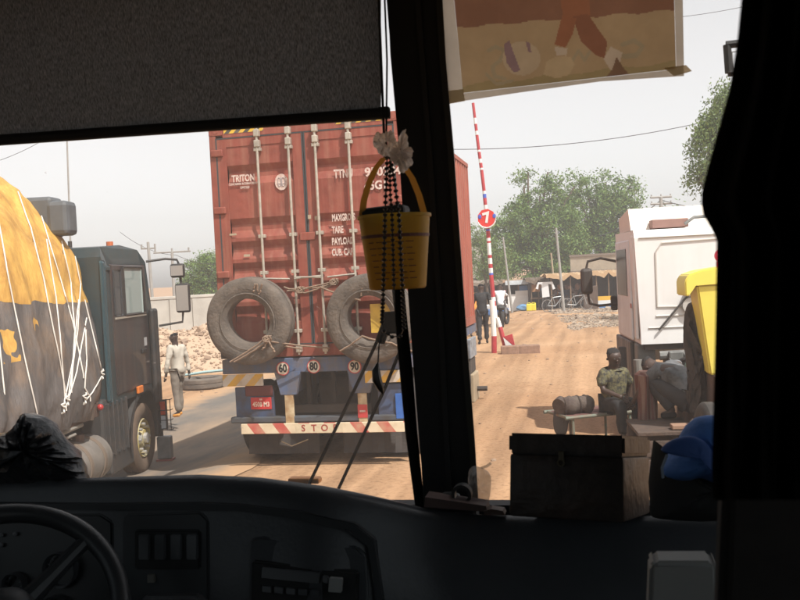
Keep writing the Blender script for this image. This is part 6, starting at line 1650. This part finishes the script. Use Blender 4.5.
mb = MB(); mb.box((Wc * .47 - .005, -.005, Hc * .68), (Wc * .47 + .005, -.001, Hc * .8), bev=.002); mb.torus((Wc * .47, -.006, Hc * .66), 'y', .006, [(.0045, -.0015), (.007, -.0015), (.007, .0015), (.0045, .0015)], 14); mb.build('clasp', mat('clasp_brass', (.10, .08, .05), .5, .6), ch)
# blue bag
mb = MB(); puff(mb, [atY(x, y, 1.55) for x, y in ((663, 474), (667, 458), (676, 446), (684, 430), (697, 418), (716, 415), (745, 415), (770, 440), (765, 480), (740, 490), (722, 486), (700, 478), (680, 480))], F0, .05, .005, 11)
BB = mb.build('blue_bag', mat('bag_blue', (.10, .27, .75), .7, var=.25, vscale=6, bump=.15, bscale=60), smooth=True); tag(BB, 'blue cloth bag lying beside the wooden chest behind the curtain edge', 'bag')
mb = MB(); puff(mb, [atY(x, y, 1.50) for x, y in ((661, 450), (672, 440), (690, 436), (704, 441), (714, 456), (724, 485), (716, 482), (708, 462), (696, 455), (676, 455))], F0, .02, .002, 12)
mb.build('flap', mat('bag_navy', (.04, .10, .32), .75), BB, smooth=True)
mb = MB(); mb.tube([atY(x, y, 1.49) for x, y in ((663, 478), (662, 468), (667, 455))] , .0022, 6); mb.build('piping', mat('piping_grey', (.2, .26, .35), .6), BB)
mb = MB(); puff(mb, [atY(x, y, 1.60) for x, y in ((654, 440), (662, 462), (690, 466), (722, 468), (770, 460), (780, 520), (720, 520), (660, 519), (650, 505))], F0, .06, .008, 13)
o = mb.build('black_holdall', mat('holdall_black', (.014, .014, .015), .75), smooth=True); tag(o, 'black holdall on the dashboard under the blue bag', 'bag')
# black plastic bag at far left
mb = MB(); puff(mb, [atY(x, y, 1.80) for x, y in ((-40, 440), (0, 434), (10, 430), (19, 420), (22, 414), (30, 414), (50, 420), (62, 434), (72, 446), (82, 458), (86, 470), (86, 482), (40, 486), (-40, 488))], (-.3, 1, 0), .07, .022, 21, 4)
o = mb.build('black_plastic_bag', mat('bin_bag', (.022, .024, .028), .28, bump=.5, bscale=14), smooth=True); tag(o, 'shiny black plastic bag heaped on the dashboard at the far left', 'plastic bag')

# ------------------------------------------------------------------ dusty air
hz = MB().box((-160, -12, -3), (160, 170, 40)).build('haze', None)
hm = bpy.data.materials.new('haze_air'); hm.use_nodes = True; t = hm.node_tree; t.nodes.remove(t.nodes['Principled BSDF'])
pv = t.nodes.new('ShaderNodeVolumePrincipled'); pv.inputs['Color'].default_value = (.90, .94, 1, 1); pv.inputs['Density'].default_value = .0020; pv.inputs['Anisotropy'].default_value = .2
t.links.new(pv.outputs[0], t.nodes['Material Output'].inputs['Volume'])
hz.data.materials.clear(); hz.data.materials.append(hm); hz['kind'] = 'stuff'
scene.cycles.volume_bounces = 1
